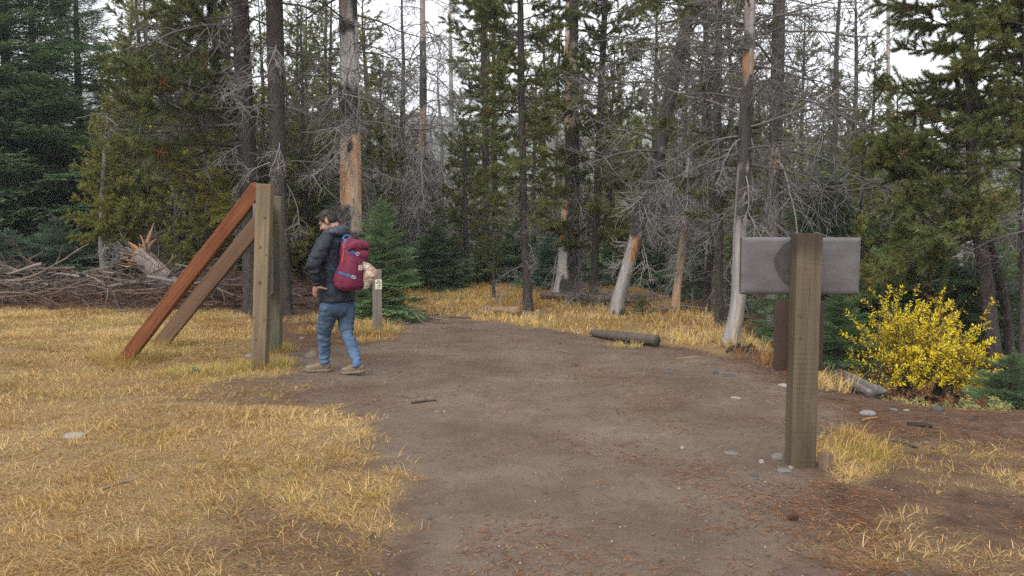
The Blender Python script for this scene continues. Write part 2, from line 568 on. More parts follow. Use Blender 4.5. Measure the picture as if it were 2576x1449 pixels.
def pine_bough(r, L=1.0, nsub=9, per=26, tufts=3, width=0.0075, nl=0.06, tint=0.5, bare=0.35, twig=TWIG_D):
    mb = MB()
    P0 = curves(np.zeros((1, 3)), np.array([[1, 0, 0.12]]), L, 10, 0.05, 0.07, 0.12, r)
    V, q = tubes(P0, np.linspace(0.016, 0.005, 11)[None], 4)
    mb.add(V, Q=q, col=twig)
    t = r.uniform(bare, 1.0, nsub); t[0] = 0.999
    S, T = along(P0, np.zeros(nsub, int), t)
    D = T * r.uniform(0.5, 1.0, (nsub, 1)) + perp(T, r, 0.6) * 0.9
    L2 = L * r.uniform(0.14, 0.36, nsub) * (1.3 - 0.7 * t)
    P1 = curves(S, D, L2, 3, 0.02, 0.16, 0.18, r)
    V, q = tubes(P1, np.broadcast_to(np.linspace(0.006, 0.0035, 4), (nsub, 4)), 3)
    mb.add(V, Q=q, col=twig)
    b = np.repeat(np.arange(nsub), tufts)
    tt = np.tile(np.linspace(0.98, 0.38, tufts), nsub) + r.uniform(-0.06, 0.02, nsub * tufts)
    S, T = along(P1, b, tt)
    k = r.random((len(S), 1)) * 0.6 + tint * 0.4
    c = PINE_A * (1 - k) + PINE_B * k
    dry = r.random(len(S)) < 0.03
    c[dry] = PINE_DRY
    V, F, C = needles(r, S, T, per, nl, width, 0.8, np.repeat(c, per, 0), 1.0)
    mb.add(V, T=F, col=C)
    return mb

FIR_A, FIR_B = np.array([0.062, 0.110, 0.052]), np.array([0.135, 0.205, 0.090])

def fir_bough(r, L=1.0, step=0.055, nstep=0.018, nl=0.026, width=0.008, a=FIR_A, b=FIR_B, droop=0.06):
    mb = MB()
    P0 = curves(np.zeros((1, 3)), np.array([[1, 0, 0.1]]), L, 10, droop, 0.035, 0.07, r)
    V, q = tubes(P0, np.linspace(0.010, 0.003, 11)[None], 4)
    mb.add(V, Q=q, col=(0.05, 0.035, 0.025))
    n = int(L * 0.85 / step)
    t = np.repeat(np.linspace(0.12, 0.98, n), 2) + r.uniform(-0.02, 0.02, 2 * n)
    sgn = np.tile([1.0, -1.0], n)
    S, T = along(P0, np.zeros(2 * n, int), t)
    lat = unit(np.cross(np.array([0, 0, 1.0]), T)) * sgn[:, None]
    D = T * 0.75 + lat + np.array([0, 0, 1.0]) * r.normal(0.0, 0.14, (2 * n, 1))
    L2 = L * (0.10 + 0.36 * np.sin(np.clip(1.05 - t, 0, 1) * 2.4)) * r.uniform(0.7, 1.15, 2 * n)
    P1 = curves(S, D, L2, 4, 0.04, 0.06, 0.05, r)
    # each side twig also forks
    m = 2 * n
    bi = np.repeat(np.arange(m), 2); tf = r.uniform(0.3, 0.7, 2 * m)
    S2, T2 = along(P1, bi, tf)
    lat2 = unit(np.cross(np.array([0, 0, 1.0]), T2)) * np.tile([1.0, -1.0], m)[:, None]
    P2 = curves(S2, T2 * 0.8 + lat2, L2[bi] * 0.42, 4, 0.02, 0.06, 0.02, r)
    PA = np.concatenate([P0, P1[:, ::1], P2]) if P0.shape[1] == 5 else np.concatenate([P1, P2])
    LA = np.concatenate([L2, L2[bi] * 0.42])
    cnt = np.maximum((LA / nstep).astype(int), 2)
    bb = np.repeat(np.arange(len(PA)), cnt * 2)
    tt = r.random(len(bb))
    S3, T3 = along(PA, bb, tt)
    s3 = np.where(r.random(len(bb)) < 0.5, 1.0, -1.0)[:, None]
    lat3 = unit(np.cross(np.array([0, 0, 1.0]), T3)) * s3
    d = unit(T3 * 0.7 + lat3 + np.array([0, 0, 1.0]) * r.normal(0.12, 0.28, (len(bb), 1)))
    w = unit(np.cross(d, np.array([0, 0, 1.0]) + r.normal(0, 0.35, d.shape))) * width * 0.5
    l = nl * r.uniform(0.75, 1.2, (len(bb), 1))
    Vn = np.stack([S3 - w, S3 + w, S3 + d * l], 1).reshape(-1, 3)
    dist = np.linalg.norm(S3 - P0[0, 0], axis=1, keepdims=True) / L
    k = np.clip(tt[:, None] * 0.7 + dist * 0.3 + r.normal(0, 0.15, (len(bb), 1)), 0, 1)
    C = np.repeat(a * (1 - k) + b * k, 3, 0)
    mb.add(Vn, T=np.arange(len(Vn)).reshape(-1, 3), col=C)
    return mb

_r = np.random.default_rng(101)
GREY = [dead_branch(_r, 1.0, 0.16, 0.12, 16, 60, TWIG_G, 0.012, 0.24) for _ in range(7)]
DARK = [dead_branch(_r, 1.0, 0.08, 0.10, 15, 46, (0.125, 0.112, 0.103), 0.012, 0.16) for _ in range(6)]
HANG = [dead_branch(_r, 1.0, 0.30, 0.05, 18, 80, (0.25, 0.233, 0.222), 0.011, 0.34) for _ in range(6)]
PBO = [pine_bough(_r, 1.0, 20, 50, 4, 0.0075, 0.064, k / 5.0, 0.22) for k in range(6)]
PINE_A, PINE_B = np.array([0.145, 0.160, 0.034]), np.array([0.265, 0.255, 0.052])
PBY = [pine_bough(_r, 1.0, 22, 50, 4, 0.0075, 0.060, 0.3 + k / 4.0, 0.15) for k in range(4)]
PINE_A, PINE_B = np.array([0.098, 0.120, 0.038]), np.array([0.185, 0.190, 0.052])
PBF = [pine_bough(_r, 1.0, 11, 15, 3, 0.021, 0.085, k / 4.0, 0.22) for k in range(4)]
PINE_A, PINE_B = np.array([0.140, 0.155, 0.036]), np.array([0.250, 0.245, 0.055])
PFY = [pine_bough(_r, 1.0, 11, 15, 3, 0.019, 0.080, 0.2 + k / 4.0, 0.15) for k in range(3)]
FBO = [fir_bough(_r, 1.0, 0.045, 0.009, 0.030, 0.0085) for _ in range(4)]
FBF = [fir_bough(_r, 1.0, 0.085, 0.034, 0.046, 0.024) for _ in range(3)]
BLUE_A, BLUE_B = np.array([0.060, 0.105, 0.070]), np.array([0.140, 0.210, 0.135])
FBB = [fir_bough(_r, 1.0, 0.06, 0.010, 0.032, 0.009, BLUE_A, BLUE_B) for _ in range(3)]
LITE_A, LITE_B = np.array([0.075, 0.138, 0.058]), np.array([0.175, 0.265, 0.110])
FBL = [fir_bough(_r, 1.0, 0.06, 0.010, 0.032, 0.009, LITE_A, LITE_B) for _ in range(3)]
def as_mesh(lst, name, mat):
    return [m.mesh(name, mat) for m in lst]
ME = dict(ypine=as_mesh(PBY, 'pine_bough', M['foliage']), grey=as_mesh(GREY, 'dead_branch', M['twig']), dark=as_mesh(DARK, 'dead_branch', M['twig']), hang=as_mesh(HANG, 'dead_branch', M['twig']),
          pine=as_mesh(PBO, 'pine_bough', M['foliage']), fir=as_mesh(FBO, 'fir_bough', M['foliage']), blue=as_mesh(FBB, 'fir_bough', M['foliage']), lite=as_mesh(FBL, 'fir_bough', M['foliage']))

def rotm(az, pitch, roll=0.0):
    return Matrix.Rotation(az, 3, 'Z') @ Matrix.Rotation(-pitch, 3, 'Y') @ Matrix.Rotation(roll, 3, 'X')

def merge_boughs(temps, places, r):
    """places: (pos, az, pitch, scale) -> one mesh builder"""
    arr = [t.arrays() for t in temps]
    mb = MB()
    for pos, az, pitch, s in places:
        V, T, Q, C = arr[r.integers(len(arr))]
        R = np.array(rotm(az, pitch, r.normal(0, 0.2)))
        mb.add((V * s) @ R.T + np.asarray(pos), T, Q, C * r.uniform(0.8, 1.2))
    return mb

# ------------------------------------------------------------------ trunks
BARK_DK, BARE, ORANGE, TAN = np.array([0.055, 0.047, 0.042]), np.array([0.275, 0.255, 0.238]), np.array([0.35, 0.165, 0.068]), np.array([0.34, 0.240, 0.160])

def trunk_mesh(pts, rad, sides=20, step=0.06, seed=0, style='bark', patches=(), bare0=0.0, tint=None, flare=0.25, tone=1.0):
    """pts (n,3) local, rad (n). patches: (z0, z1, angle, halfwidth, kind) on bare wood; angle 0 faces the camera, negative is left"""
    P = np.concatenate([np.asarray(pts, float), np.asarray(rad, float)[:, None]], 1)
    Ltot = np.sum(np.linalg.norm(np.diff(P[:, :3], axis=0), axis=1))
    n = max(int(Ltot / step), 8)
    C = crm(P, n)
    pos, R = C[:, :3], np.maximum(C[:, 3], 0.006)
    zz = pos[:, 2]
    th = np.arange(sides) * 2 * math.pi / sides
    TH, ZZ = np.meshgrid(th, zz)
    cs = np.stack([np.cos(TH), np.sin(TH)], -1)
    lob = np.stack([cs[..., 0] * 1.6, cs[..., 1] * 1.6, ZZ * 0.5], -1)
    rr = R[:, None] * (1 + 0.10 * (vnoise(lob + seed * 3.1, seed) - 0.5) * 2)
    base = np.exp(-np.maximum(ZZ - zz[0], 0) / 0.16)
    rr = rr * (1 + base * (flare + flare * 0.9 * np.sin(TH * 5 + seed)))
    q = np.stack([cs[..., 0] * 4, cs[..., 1] * 4, ZZ * 5], -1)
    if style == 'bark':
        nb = fbm(q * 1.5 + seed, 81, 3)
        rr = rr * (1 + 0.10 * (nb - 0.5))
        col = (BARK_DK if tint is None else np.asarray(tint)) * (0.55 + 0.9 * nb[..., None])
        col = col * np.array([1.0, 0.97, 0.95])
    else:
        ang = (TH + math.pi / 2 + math.pi) % (2 * math.pi) - math.pi      # 0 faces -Y
        bark = np.zeros_like(TH); orange = np.zeros_like(TH)
        e = (fbm(np.stack([cs[..., 0] * 2.2, cs[..., 1] * 2.2, ZZ * 2.5], -1) + seed, 83, 3) - 0.5)
        for z0, z1, a0, hw, kd in patches:
            dz = np.minimum(ZZ - z0, z1 - ZZ) / 0.12
            da = (hw - np.abs((ang - math.radians(a0) + math.pi) % (2 * math.pi) - math.pi) / math.radians(1) ) / 16.0
            msk = sstep(-0.25, 0.35, np.minimum(dz, da) + e * 3.2)
            if kd == 'bark': bark = np.maximum(bark, msk)
            else: orange = np.maximum(orange, msk)
        if bare0 < 1:
            bark = np.maximum(bark, sstep(0.5 + bare0 * 0.5, 0.56 + bare0 * 0.5, fbm(np.stack([cs[..., 0] * 1.2, cs[..., 1] * 1.2, ZZ * 0.9], -1) + seed * 2.3, 85, 3)))
        st = fbm(np.stack([cs[..., 0] * 7, cs[..., 1] * 7, ZZ * 0.7], -1) + seed, 87, 3)
        nb = fbm(q * 1.6 + seed, 81, 3)
        wood = BARE * (0.5 + 1.0 * st[..., None])
        warm = sstep(0.45, 0.7, fbm(np.stack([cs[..., 0] * 1.5, cs[..., 1] * 1.5, ZZ * 0.6], -1) + 7 * seed, 89, 2))[..., None] * 0.5
        wood = wood * (1 - warm) + TAN * (0.6 + 0.8 * st[..., None]) * warm
        pt_ = fbm(np.stack([cs[..., 0] * 2.6, cs[..., 1] * 2.6, ZZ * 1.6], -1) + 3 * seed, 90, 3)[..., None]
        wood = wood * (1 - 0.75 * orange[..., None]) + TAN * (0.6 + 0.8 * st[..., None]) * 0.75 * orange[..., None]
        oc = orange[..., None] * sstep(0.44, 0.62, pt_ + 0.25 * (st[..., None] - 0.5))
        wood = wood * (1 - oc) + ORANGE * (0.55 + 0.9 * nb[..., None]) * oc
        wood = wood * tone
        bc = BARK_DK * (0.45 + 1.1 * nb[..., None])
        col = wood * (1 - bark[..., None]) + bc * bark[..., None]
        rr = rr * (1 + bark * (0.10 + 0.16 * (nb - 0.5)) + 0.03 * (st - 0.5))
    V = pos[:, None] + np.stack([cs[..., 0] * rr, cs[..., 1] * rr, np.zeros_like(rr)], -1)
    vv, T, Qd = loft(V)
    mb = MB()
    mb.add(vv, T, Qd, np.concatenate([col.reshape(-1, 3), col[0].mean(0)[None], (TAN if style != 'bark' else BARK_DK)[None]]))
    return mb.mesh('trunk', M['bark'] if style == 'bark' else M['snag'])

def px_trunk(path, H, Y=None):
    """path: (u, v, width px) from the base up; returns base location, local points and radii up to height H"""
    u0, v0, w0 = path[0]
    b = gp(u0, v0) if Y is None else None
    if b is None:
        q = at(u0, v0, Y); b = Vector((q.x, Y, gz(q.x, Y)))
    pts, rad = [(0, 0, -0.12)], [w0 * b.y / FPX / 2]
    for u, v, w in path[(1 if Y is None else 0):]:
        p = at(u, v, b.y)
        pts.append((p.x - b.x, 0, p.z - b.z)); rad.append(w * b.y / FPX / 2)
    if pts[-1][2] < H:
        k = min(len(pts) - 1, 2)
        d = np.array(pts[-1]) - np.array(pts[-1 - k])
        top = pts[-1]; r0 = rad[-1]
        for f in (0.5, 1.0):
            z = top[2] + (H - top[2]) * f
            pts.append((top[0] + d[0] / max(d[2], 0.1) * (z - top[2]) * 0.7, 0, z)); rad.append(max(r0 * (1 - 0.85 * f), 0.012))
    return b, np.array(pts, float), np.array(rad, float)

def trunk_at(pts, rad, z):
    x = np.interp(z, pts[:, 2], pts[:, 0]); y = np.interp(z, pts[:, 2], pts[:, 1])
    return np.array([x, y, z]), float(np.interp(z, pts[:, 2], rad))

def add_branches(root, pts, rad, kind, n, z0, z1, l0, l1, pitch=-0.15, pj=0.2, r=None, name='branch', az=None, zpow=1.0, sink=0.6):
    r = r or rng
    ms = ME[kind]
    for k in range(n):
        f = ((k + r.random()) / n) ** zpow
        z = z0 + (z1 - z0) * f
        p, rr = trunk_at(pts, rad, z)
        a = (k * 2.39996 + r.normal(0, 0.4)) if az is None else r.uniform(*az)
        L = (l0 + (l1 - l0) * f) * r.uniform(0.6, 1.25)
        R = rotm(a, pitch + r.normal(0, pj), r.normal(0, 0.3))
        d = R @ Vector((1, 0, 0))
        pos = Vector(p) + Vector((d.x, d.y, 0)) * rr * sink
        o = part(name, ms[r.integers(len(ms))], root, pos, R.to_euler(), L)

def add_boughs(root, pts, rad, kind, n, z0, z1, l0, l1, p0=-0.1, p1=0.4, r=None, az=None, zpow=1.0, name='bough'):
    r = r or rng
    ms = ME[kind]
    for k in range(n):
        f = ((k + r.random()) / n) ** zpow
        z = z0 + (z1 - z0) * f
        p, rr = trunk_at(pts, rad, z)
        a = (k * 2.39996 + r.normal(0, 0.35)) if az is None else r.uniform(*az)
        L = (l0 + (l1 - l0) * f) * r.uniform(0.72, 1.2)
        R = rotm(a, p0 + (p1 - p0) * f + r.normal(0, 0.12), r.normal(0, 0.15))
        part(name, ms[r.integers(len(ms))], root, Vector(p), R.to_euler(), L)

# ------------------------------------------------------------------ whole trees for the middle distance and the back
def straight(H, r0, r, lean=0.03, top=0.012, n=7):
    z = np.linspace(-0.15, H, n)
    x = np.cumsum(r.normal(0, lean, n)) * H / n; y = np.cumsum(r.normal(0, lean, n)) * H / n
    x -= x[0]; y -= y[0]
    rad = r0 * (1 - np.linspace(0, 1, n)) ** 0.8 + top
    return np.stack([x, y, z], 1), rad

def back_pine(seed, H, live, n=70, wide=0.95, dead=30, tint=None, temps=None):
    r = np.random.default_rng(seed)
    pts, rad = straight(H, H * 0.0105 + 0.02, r)
    tm = trunk_mesh(pts, rad, 8, 0.35, seed, 'bark', tint=tint)
    pl = []
    for k in range(n):
        f = ((k + r.random()) / n)
        z = H * live + H * (1 - live) * f
        L = wide * (0.25 + 1.0 * (1 - f) ** 0.7) * (0.55 + 0.45 * min(f * 6, 1)) * r.uniform(0.55, 1.2)
        pl.append((trunk_at(pts, rad, min(z, H - 0.05))[0], r.uniform(0, 6.283), -0.15 + 0.9 * f + r.normal(0, 0.15), L))
    cm = merge_boughs(temps or PBF, pl, r).mesh('pine_crown', M['foliage'])
    pd = [(trunk_at(pts, rad, r.uniform(0.15, live + 0.15) * H)[0], r.uniform(0, 6.283), r.normal(-0.2, 0.25), wide * r.uniform(0.5, 1.1)) for _ in range(dead)]
    dm = merge_boughs(BKD, pd, r).mesh('dead_branchwork', M['twig']) if dead else None
    return tm, cm, dm

def back_fir(seed, H, n=110, wide=0.34, temps=None, low=0.04):
    r = np.random.default_rng(seed)
    pts, rad = straight(H, H * 0.011 + 0.015, r, 0.012)
    tm = trunk_mesh(pts, rad, 8, 0.3, seed, 'bark')
    pl = []
    for k in range(n):
        f = ((k + r.random()) / n) ** 1.1
        z = H * low + H * (0.985 - low) * f
        L = H * wide * (1.0 - f) ** 0.85 * r.uniform(0.7, 1.15) + 0.10
        pl.append((trunk_at(pts, rad, z)[0], k * 2.39996 + r.normal(0, 0.3), -0.28 + 0.75 * f + r.normal(0, 0.09), L))
    return tm, merge_boughs(temps or FBF, pl, r).mesh('fir_crown', M['foliage']), None

def back_dead(seed, H, n=60, wide=1.0, kind=None, style='snag', bare0=0.5):
    r = np.random.default_rng(seed)
    pts, rad = straight(H, H * 0.010 + 0.03, r, 0.035)
    tm = trunk_mesh(pts, rad, 10, 0.15, seed, style, bare0=bare0)
    pl = []
    for k in range(n):
        f = (k + r.random()) / n
        z = H * (0.10 + 0.88 * f)
        pl.append((trunk_at(pts, rad, z)[0], k * 2.39996 + r.normal(0, 0.5), -0.25 + 0.3 * f + r.normal(0, 0.25), wide * (1.15 - 0.75 * f) * r.uniform(0.4, 1.2)))
    return tm, None, merge_boughs(kind or BKG, pl, r).mesh('dead_branchwork', M['twig'])

_r = np.random.default_rng(202)
BKG = [dead_branch(_r, 1.0, 0.15, 0.10, 6, 11, (0.27, 0.25, 0.24), 0.013, 0.22) for _ in range(4)]
BKD = [dead_branch(_r, 1.0, 0.10, 0.10, 5, 8, (0.14, 0.125, 0.115), 0.013, 0.18) for _ in range(4)]
# ------------------------------------------------------------------ the trees one can tell apart, base first
def zat(b, v):
    return at(1288, v, b.y).z - b.z

def snag(path, H, label, patches, name='dead_pine_tree', group=None, seed=1, sides=36, step=0.045, bare0=1.0, Y=None, flare=0.25, tone=1.0):
    b, pts, rad = px_trunk(path, H, Y)
    root = thing(name, label, 'dead tree' if name.startswith('dead') else 'tree', b, group=group)
    pz = [(zat(b, v1), zat(b, v0), a, h, k) for v0, v1, a, h, k in patches]
    part('trunk', trunk_mesh(pts, rad, sides, step, seed, 'snag', pz, bare0, flare=flare, tone=tone), root)
    return root, b, pts, rad

def barked(path, H, label, name='pine_tree', group=None, seed=1, sides=24, step=0.05, tint=None, Y=None, flare=0.25):
    b, pts, rad = px_trunk(path, H, Y)
    root = thing(name, label, 'tree', b, group=group)
    part('trunk', trunk_mesh(pts, rad, sides, step, seed, 'bark', tint=tint, flare=flare), root)
    return root, b, pts, rad

R4 = np.random.default_rng(404)
# snag behind the hiker
t, b, p, r_ = snag([(889, 772, 62), (887, 690, 54), (884, 600, 52), (882, 480, 52), (881, 350, 50), (879, 200, 48), (877, 60, 46), (875, 0, 45)], 11.5,
    'tall dead trunk of grey and orange bare wood with dark bark patches behind the hiker',
    [(-300, 55, 60, 30, 'bark'), (55, 92, -15, 60, 'bark'), (212, 349, -20, 85, 'bark'), (349, 385, 15, 22, 'bark'), (523, 577, -45, 52, 'bark'), (583, 640, 45, 45, 'bark'), (690, 790, -10, 70, 'bark'), (330, 590, 20, 110, 'orange')], seed=3, tone=1.75)
add_branches(t, p, r_, 'grey', 14, zat(b, 430), zat(b, 100), 1.6, 1.7, -0.30, 0.25, R4)
add_branches(t, p, r_, 'dark', 10, zat(b, 330), zat(b, -20), 1.9, 1.9, -0.05, 0.2, R4)
add_branches(t, p, r_, 'grey', 9, zat(b, 520), zat(b, 380), 1.0, 1.3, -0.75, 0.2, R4)
add_branches(t, p, r_, 'dark', 22, zat(b, -20), 11, 1.7, 0.5, 0.1, 0.2, R4)
# broad snag in the golden meadow
t, b, p, r_ = snag([(1420, 752, 74), (1424, 700, 56), (1428, 620, 46), (1432, 540, 40), (1437, 430, 36), (1438, 270, 34), (1438, 120, 32), (1438, 0, 31)], 12,
    'thick dead trunk split between orange bare wood and dark bark rising from the golden meadow',
    [(-300, 110, 35, 75, 'bark'), (110, 150, 50, 35, 'bark'), (321, 500, 15, 85, 'bark'), (490, 620, 40, 62, 'bark'), (615, 705, 35, 40, 'bark'), (690, 770, 30, 60, 'bark'), (100, 325, -50, 55, 'orange'), (480, 600, -45, 45, 'orange')], seed=5, flare=0.12, tone=1.5)
add_branches(t, p, r_, 'hang', 22, zat(b, 640), zat(b, 330), 1.1, 1.3, -0.95, 0.3, R4)
add_branches(t, p, r_, 'dark', 18, zat(b, 330), zat(b, -20), 1.5, 1.7, -0.05, 0.2, R4)
add_branches(t, p, r_, 'dark', 20, zat(b, -20), 11.6, 1.5, 0.4, 0.2, 0.2, R4)
# leaning snag
t, b, p, r_ = snag([(1548, 795, 42), (1553, 765, 38), (1568, 708, 36), (1598, 600, 34), (1609, 545, 34), (1650, 408, 31), (1680, 272, 30), (1710, 136, 28), (1740, 0, 26)], 9.5,
    'leaning dead tree with bare grey foot and dark bark above, tilting right over the meadow',
    [(-400, 380, 0, 180, 'bark'), (370, 560, 35, 105, 'bark'), (545, 590, 5, 85, 'bark'), (780, 800, 30, 60, 'bark'), (592, 655, 25, 42, 'orange'), (40, 110, -30, 50, 'orange')], seed=7, tone=0.85)
add_branches(t, p, r_, 'dark', 26, zat(b, 430), zat(b, -20), 1.7, 1.8, -0.08, 0.22, R4)
add_branches(t, p, r_, 'hang', 9, zat(b, 560), zat(b, 400), 1.1, 1.1, -0.85, 0.3, R4)
add_branches(t, p, r_, 'grey', 16, zat(b, 560), zat(b, 380), 1.1, 1.4, -0.4, 0.25, R4, az=(-0.9, 0.9))
add_branches(t, p, r_, 'dark', 14, zat(b, -20), 9.2, 1.6, 0.6, 0.1, 0.2, R4)
# pale trunk with a curved foot beside the sign
t, b, p, r_ = snag([(1834, 866, 58), (1838, 850, 44), (1848, 810, 40), (1856, 760, 38), (1859, 690, 36), (1861, 600, 33), (1867, 490, 31), (1878, 272, 28), (1884, 130, 26), (1888, 0, 25)], 9.5,
    'pale dead trunk with curved silvery foot standing behind the grey sign board',
    [(-300, -20, 0, 180, 'bark'), (85, 135, -20, 60, 'bark'), (205, 420, 0, 180, 'bark'), (420, 560, 35, 90, 'bark'), (120, 215, 10, 120, 'orange')], seed=9, flare=0.35, tone=0.85)
add_branches(t, p, r_, 'dark', 22, zat(b, 420), zat(b, -10), 1.3, 1.5, -0.05, 0.25, R4)
add_branches(t, p, r_, 'grey', 6, zat(b, 560), zat(b, 300), 0.9, 1.1, -0.55, 0.3, R4)
add_branches(t, p, r_, 'dark', 16, zat(b, -10), 9.2, 1.3, 0.5, 0.1, 0.2, R4)
# thin orange snag
t, b, p, r_ = snag([(1697, 786, 26), (1700, 760, 22), (1712, 660, 20), (1722, 560, 18), (1731, 430, 14)], zat(gp(1697, 786), 330),
    'slender dead trunk of orange stripped wood between the leaning snag and the grey sign',
    [(440, 545, 0, 150, 'bark'), (500, 800, 10, 130, 'orange')], seed=11, sides=24)
add_branches(t, p, r_, 'hang', 16, zat(b, 640), zat(b, 400), 0.8, 0.9, -0.8, 0.35, R4)
add_branches(t, p, r_, 'grey', 12, zat(b, 520), zat(b, 330), 0.9, 0.6, -0.2, 0.3, R4)
# drooping grey tree left of the meadow
t, b, p, r_ = snag([(1046, 716, 26), (1050, 660, 20), (1057, 545, 18), (1063, 380, 17), (1064, 270, 17), (1064, 100, 15), (1063, 0, 14)], 12,
    'bare dead tree hung with long pale drooping branches left of the golden meadow',
    [(560, 720, 20, 110, 'bark'), (100, 270, 0, 140, 'bark'), (520, 600, -20, 60, 'orange'), (270, 380, -30, 60, 'orange')], seed=13, sides=24, step=0.05)
add_branches(t, p, r_, 'hang', 44, zat(b, 640), zat(b, 300), 2.0, 1.8, -0.75, 0.3, R4)
add_branches(t, p, r_, 'grey', 30, zat(b, 400), zat(b, 0), 1.7, 1.6, -0.12, 0.3, R4)
add_branches(t, p, r_, 'dark', 20, zat(b, 0), 11.8, 1.5, 0.4, 0.1, 0.3, R4)
# twiggy dead tree behind the sign
t, b, p, r_ = snag([(1945, 790, 34), (1943, 560, 30), (1948, 420, 28), (1954, 240, 27), (1960, 0, 25)], 11,
    'bare dead tree with dense dark twigs behind the grey sign board',
    [(-300, 380, 0, 180, 'bark'), (430, 520, 20, 60, 'bark'), (385, 440, -30, 60, 'orange')], seed=15, sides=24, step=0.05, Y=15.5)
add_branches(t, p, r_, 'dark', 32, zat(b, 520), zat(b, -10), 2.2, 1.7, -0.12, 0.25, R4)
add_branches(t, p, r_, 'grey', 20, zat(b, 640), zat(b, 330), 1.8, 1.8, -0.45, 0.3, R4)
# broken pale snag
t, b, p, r_ = snag([(1684, 752, 20), (1686, 700, 16), (1690, 600, 14), (1693, 505, 12)], zat(gp(1684, 752), 503),
    'short broken snag of pale wood standing behind the orange stripped trunk', [(560, 640, 0, 120, 'bark'), (500, 560, 0, 90, 'orange')], seed=17, sides=20)
add_branches(t, p, r_, 'hang', 8, zat(b, 640), zat(b, 520), 0.7, 0.6, -0.9, 0.3, R4)
# slim pale dead stem behind the broad snag
t, b, p, r_ = snag([(1389, 716, 18), (1390, 600, 14), (1392, 480, 12), (1394, 300, 10)], zat(gp(1389, 716), 200),
    'slim grey dead stem just left of the thick split snag', [(480, 640, 0, 90, 'bark')], seed=19, sides=16, step=0.06)
add_branches(t, p, r_, 'grey', 26, zat(b, 640), zat(b, 220), 1.0, 0.9, -0.4, 0.35, R4)

# living pines with dark trunks
t, b, p, r_ = barked([(635, 786, 46), (632, 640, 44), (624, 420, 43), (612, 200, 41), (606, 80, 40), (603, 0, 39)], 13,
    'thick dark barked pine trunk rising behind the brown wooden braces', seed=21)
add_boughs(t, p, r_, 'pine', 15, zat(b, 400), zat(b, 20), 2.0, 2.7, -0.05, 0.15, R4, az=(2.2, 4.0))
add_boughs(t, p, r_, 'ypine', 5, zat(b, 545), zat(b, 440), 1.5, 1.6, -0.1, 0.05, R4, az=(2.5, 4.2))
add_boughs(t, p, r_, 'pine', 40, zat(b, -20), 12.9, 2.4, 0.5, 0.0, 0.8, R4)
add_branches(t, p, r_, 'grey', 6, zat(b, 560), zat(b, 60), 1.0, 1.2, -0.3, 0.3, R4)
add_branches(t, p, r_, 'dark', 11, zat(b, 470), zat(b, 20), 2.2, 2.4, -0.1, 0.2, R4, az=(2.0, 4.3))
t, b, p, r_ = barked([(713, 790, 44), (708, 640, 42), (700, 430, 40), (695, 220, 40), (690, 0, 38)], 13,
    'thick dark barked pine trunk rising behind the two upright board posts', seed=23)
add_boughs(t, p, r_, 'pine', 44, zat(b, -30), 12.9, 2.3, 0.5, 0.0, 0.8, R4)
add_branches(t, p, r_, 'grey', 7, zat(b, 520), zat(b, 0), 1.0, 1.3, -0.3, 0.3, R4)
add_branches(t, p, r_, 'dark', 9, zat(b, 420), zat(b, -30), 1.5, 1.8, -0.05, 0.2, R4)
t, b, p, r_ = barked([(1331, 783, 28), (1327, 720, 22), (1319, 600, 19), (1316, 450, 18), (1312, 250, 17), (1309, 0, 15)], 10,
    'slim green pine with scaly trunk at the edge of the golden meadow', seed=25)
add_boughs(t, p, r_, 'pine', 52, zat(b, 560), zat(b, 0), 0.75, 1.15, -0.2, 0.35, R4)
add_boughs(t, p, r_, 'pine', 26, zat(b, 0), 9.9, 1.1, 0.3, 0.3, 0.9, R4)
add_branches(t, p, r_, 'grey', 16, zat(b, 700), zat(b, 450), 0.5, 0.8, -0.4, 0.3, R4)
t, b, p, r_ = barked([(1492, 756, 24), (1495, 690, 20), (1503, 490, 18), (1511, 272, 17), (1522, 0, 14)], 10.5,
    'dark slim pine with a low tuft of boughs right of the thick split snag', seed=27)
add_boughs(t, p, r_, 'pine', 16, zat(b, 620), zat(b, 540), 0.9, 1.0, -0.15, 0.1, R4)
add_boughs(t, p, r_, 'pine', 46, zat(b, 480), zat(b, 0), 0.9, 1.2, -0.1, 0.35, R4)
add_boughs(t, p, r_, 'pine', 22, zat(b, 0), 10.4, 1.1, 0.3, 0.3, 0.9, R4)
t, b, p, r_ = barked([(1810, 830, 26), (1809, 760, 22), (1808, 560, 21), (1805, 300, 19), (1809, 0, 16)], 10,
    'straight dark pine trunk close beside the pale curved foot trunk', seed=29)
add_branches(t, p, r_, 'dark', 20, zat(b, 480), zat(b, 0), 1.1, 1.4, -0.1, 0.25, R4)
add_boughs(t, p, r_, 'pine', 18, zat(b, 560), zat(b, 330), 0.5, 0.7, -0.1, 0.2, R4)
add_boughs(t, p, r_, 'pine', 36, zat(b, 60), 9.9, 1.2, 0.4, 0.0, 0.8, R4)
t, b, p, r_ = barked([(1776, 770, 20), (1790, 600, 17), (1788, 420, 16), (1778, 200, 14), (1775, 0, 12)], 11,
    'thin crooked dark pine trunk behind the straight one near the sign', seed=31, Y=17.0)
add_branches(t, p, r_, 'dark', 16, zat(b, 520), zat(b, 0), 1.2, 1.4, -0.1, 0.25, R4)
add_boughs(t, p, r_, 'pine', 30, zat(b, 300), 10.9, 1.0, 0.4, 0.0, 0.8, R4)
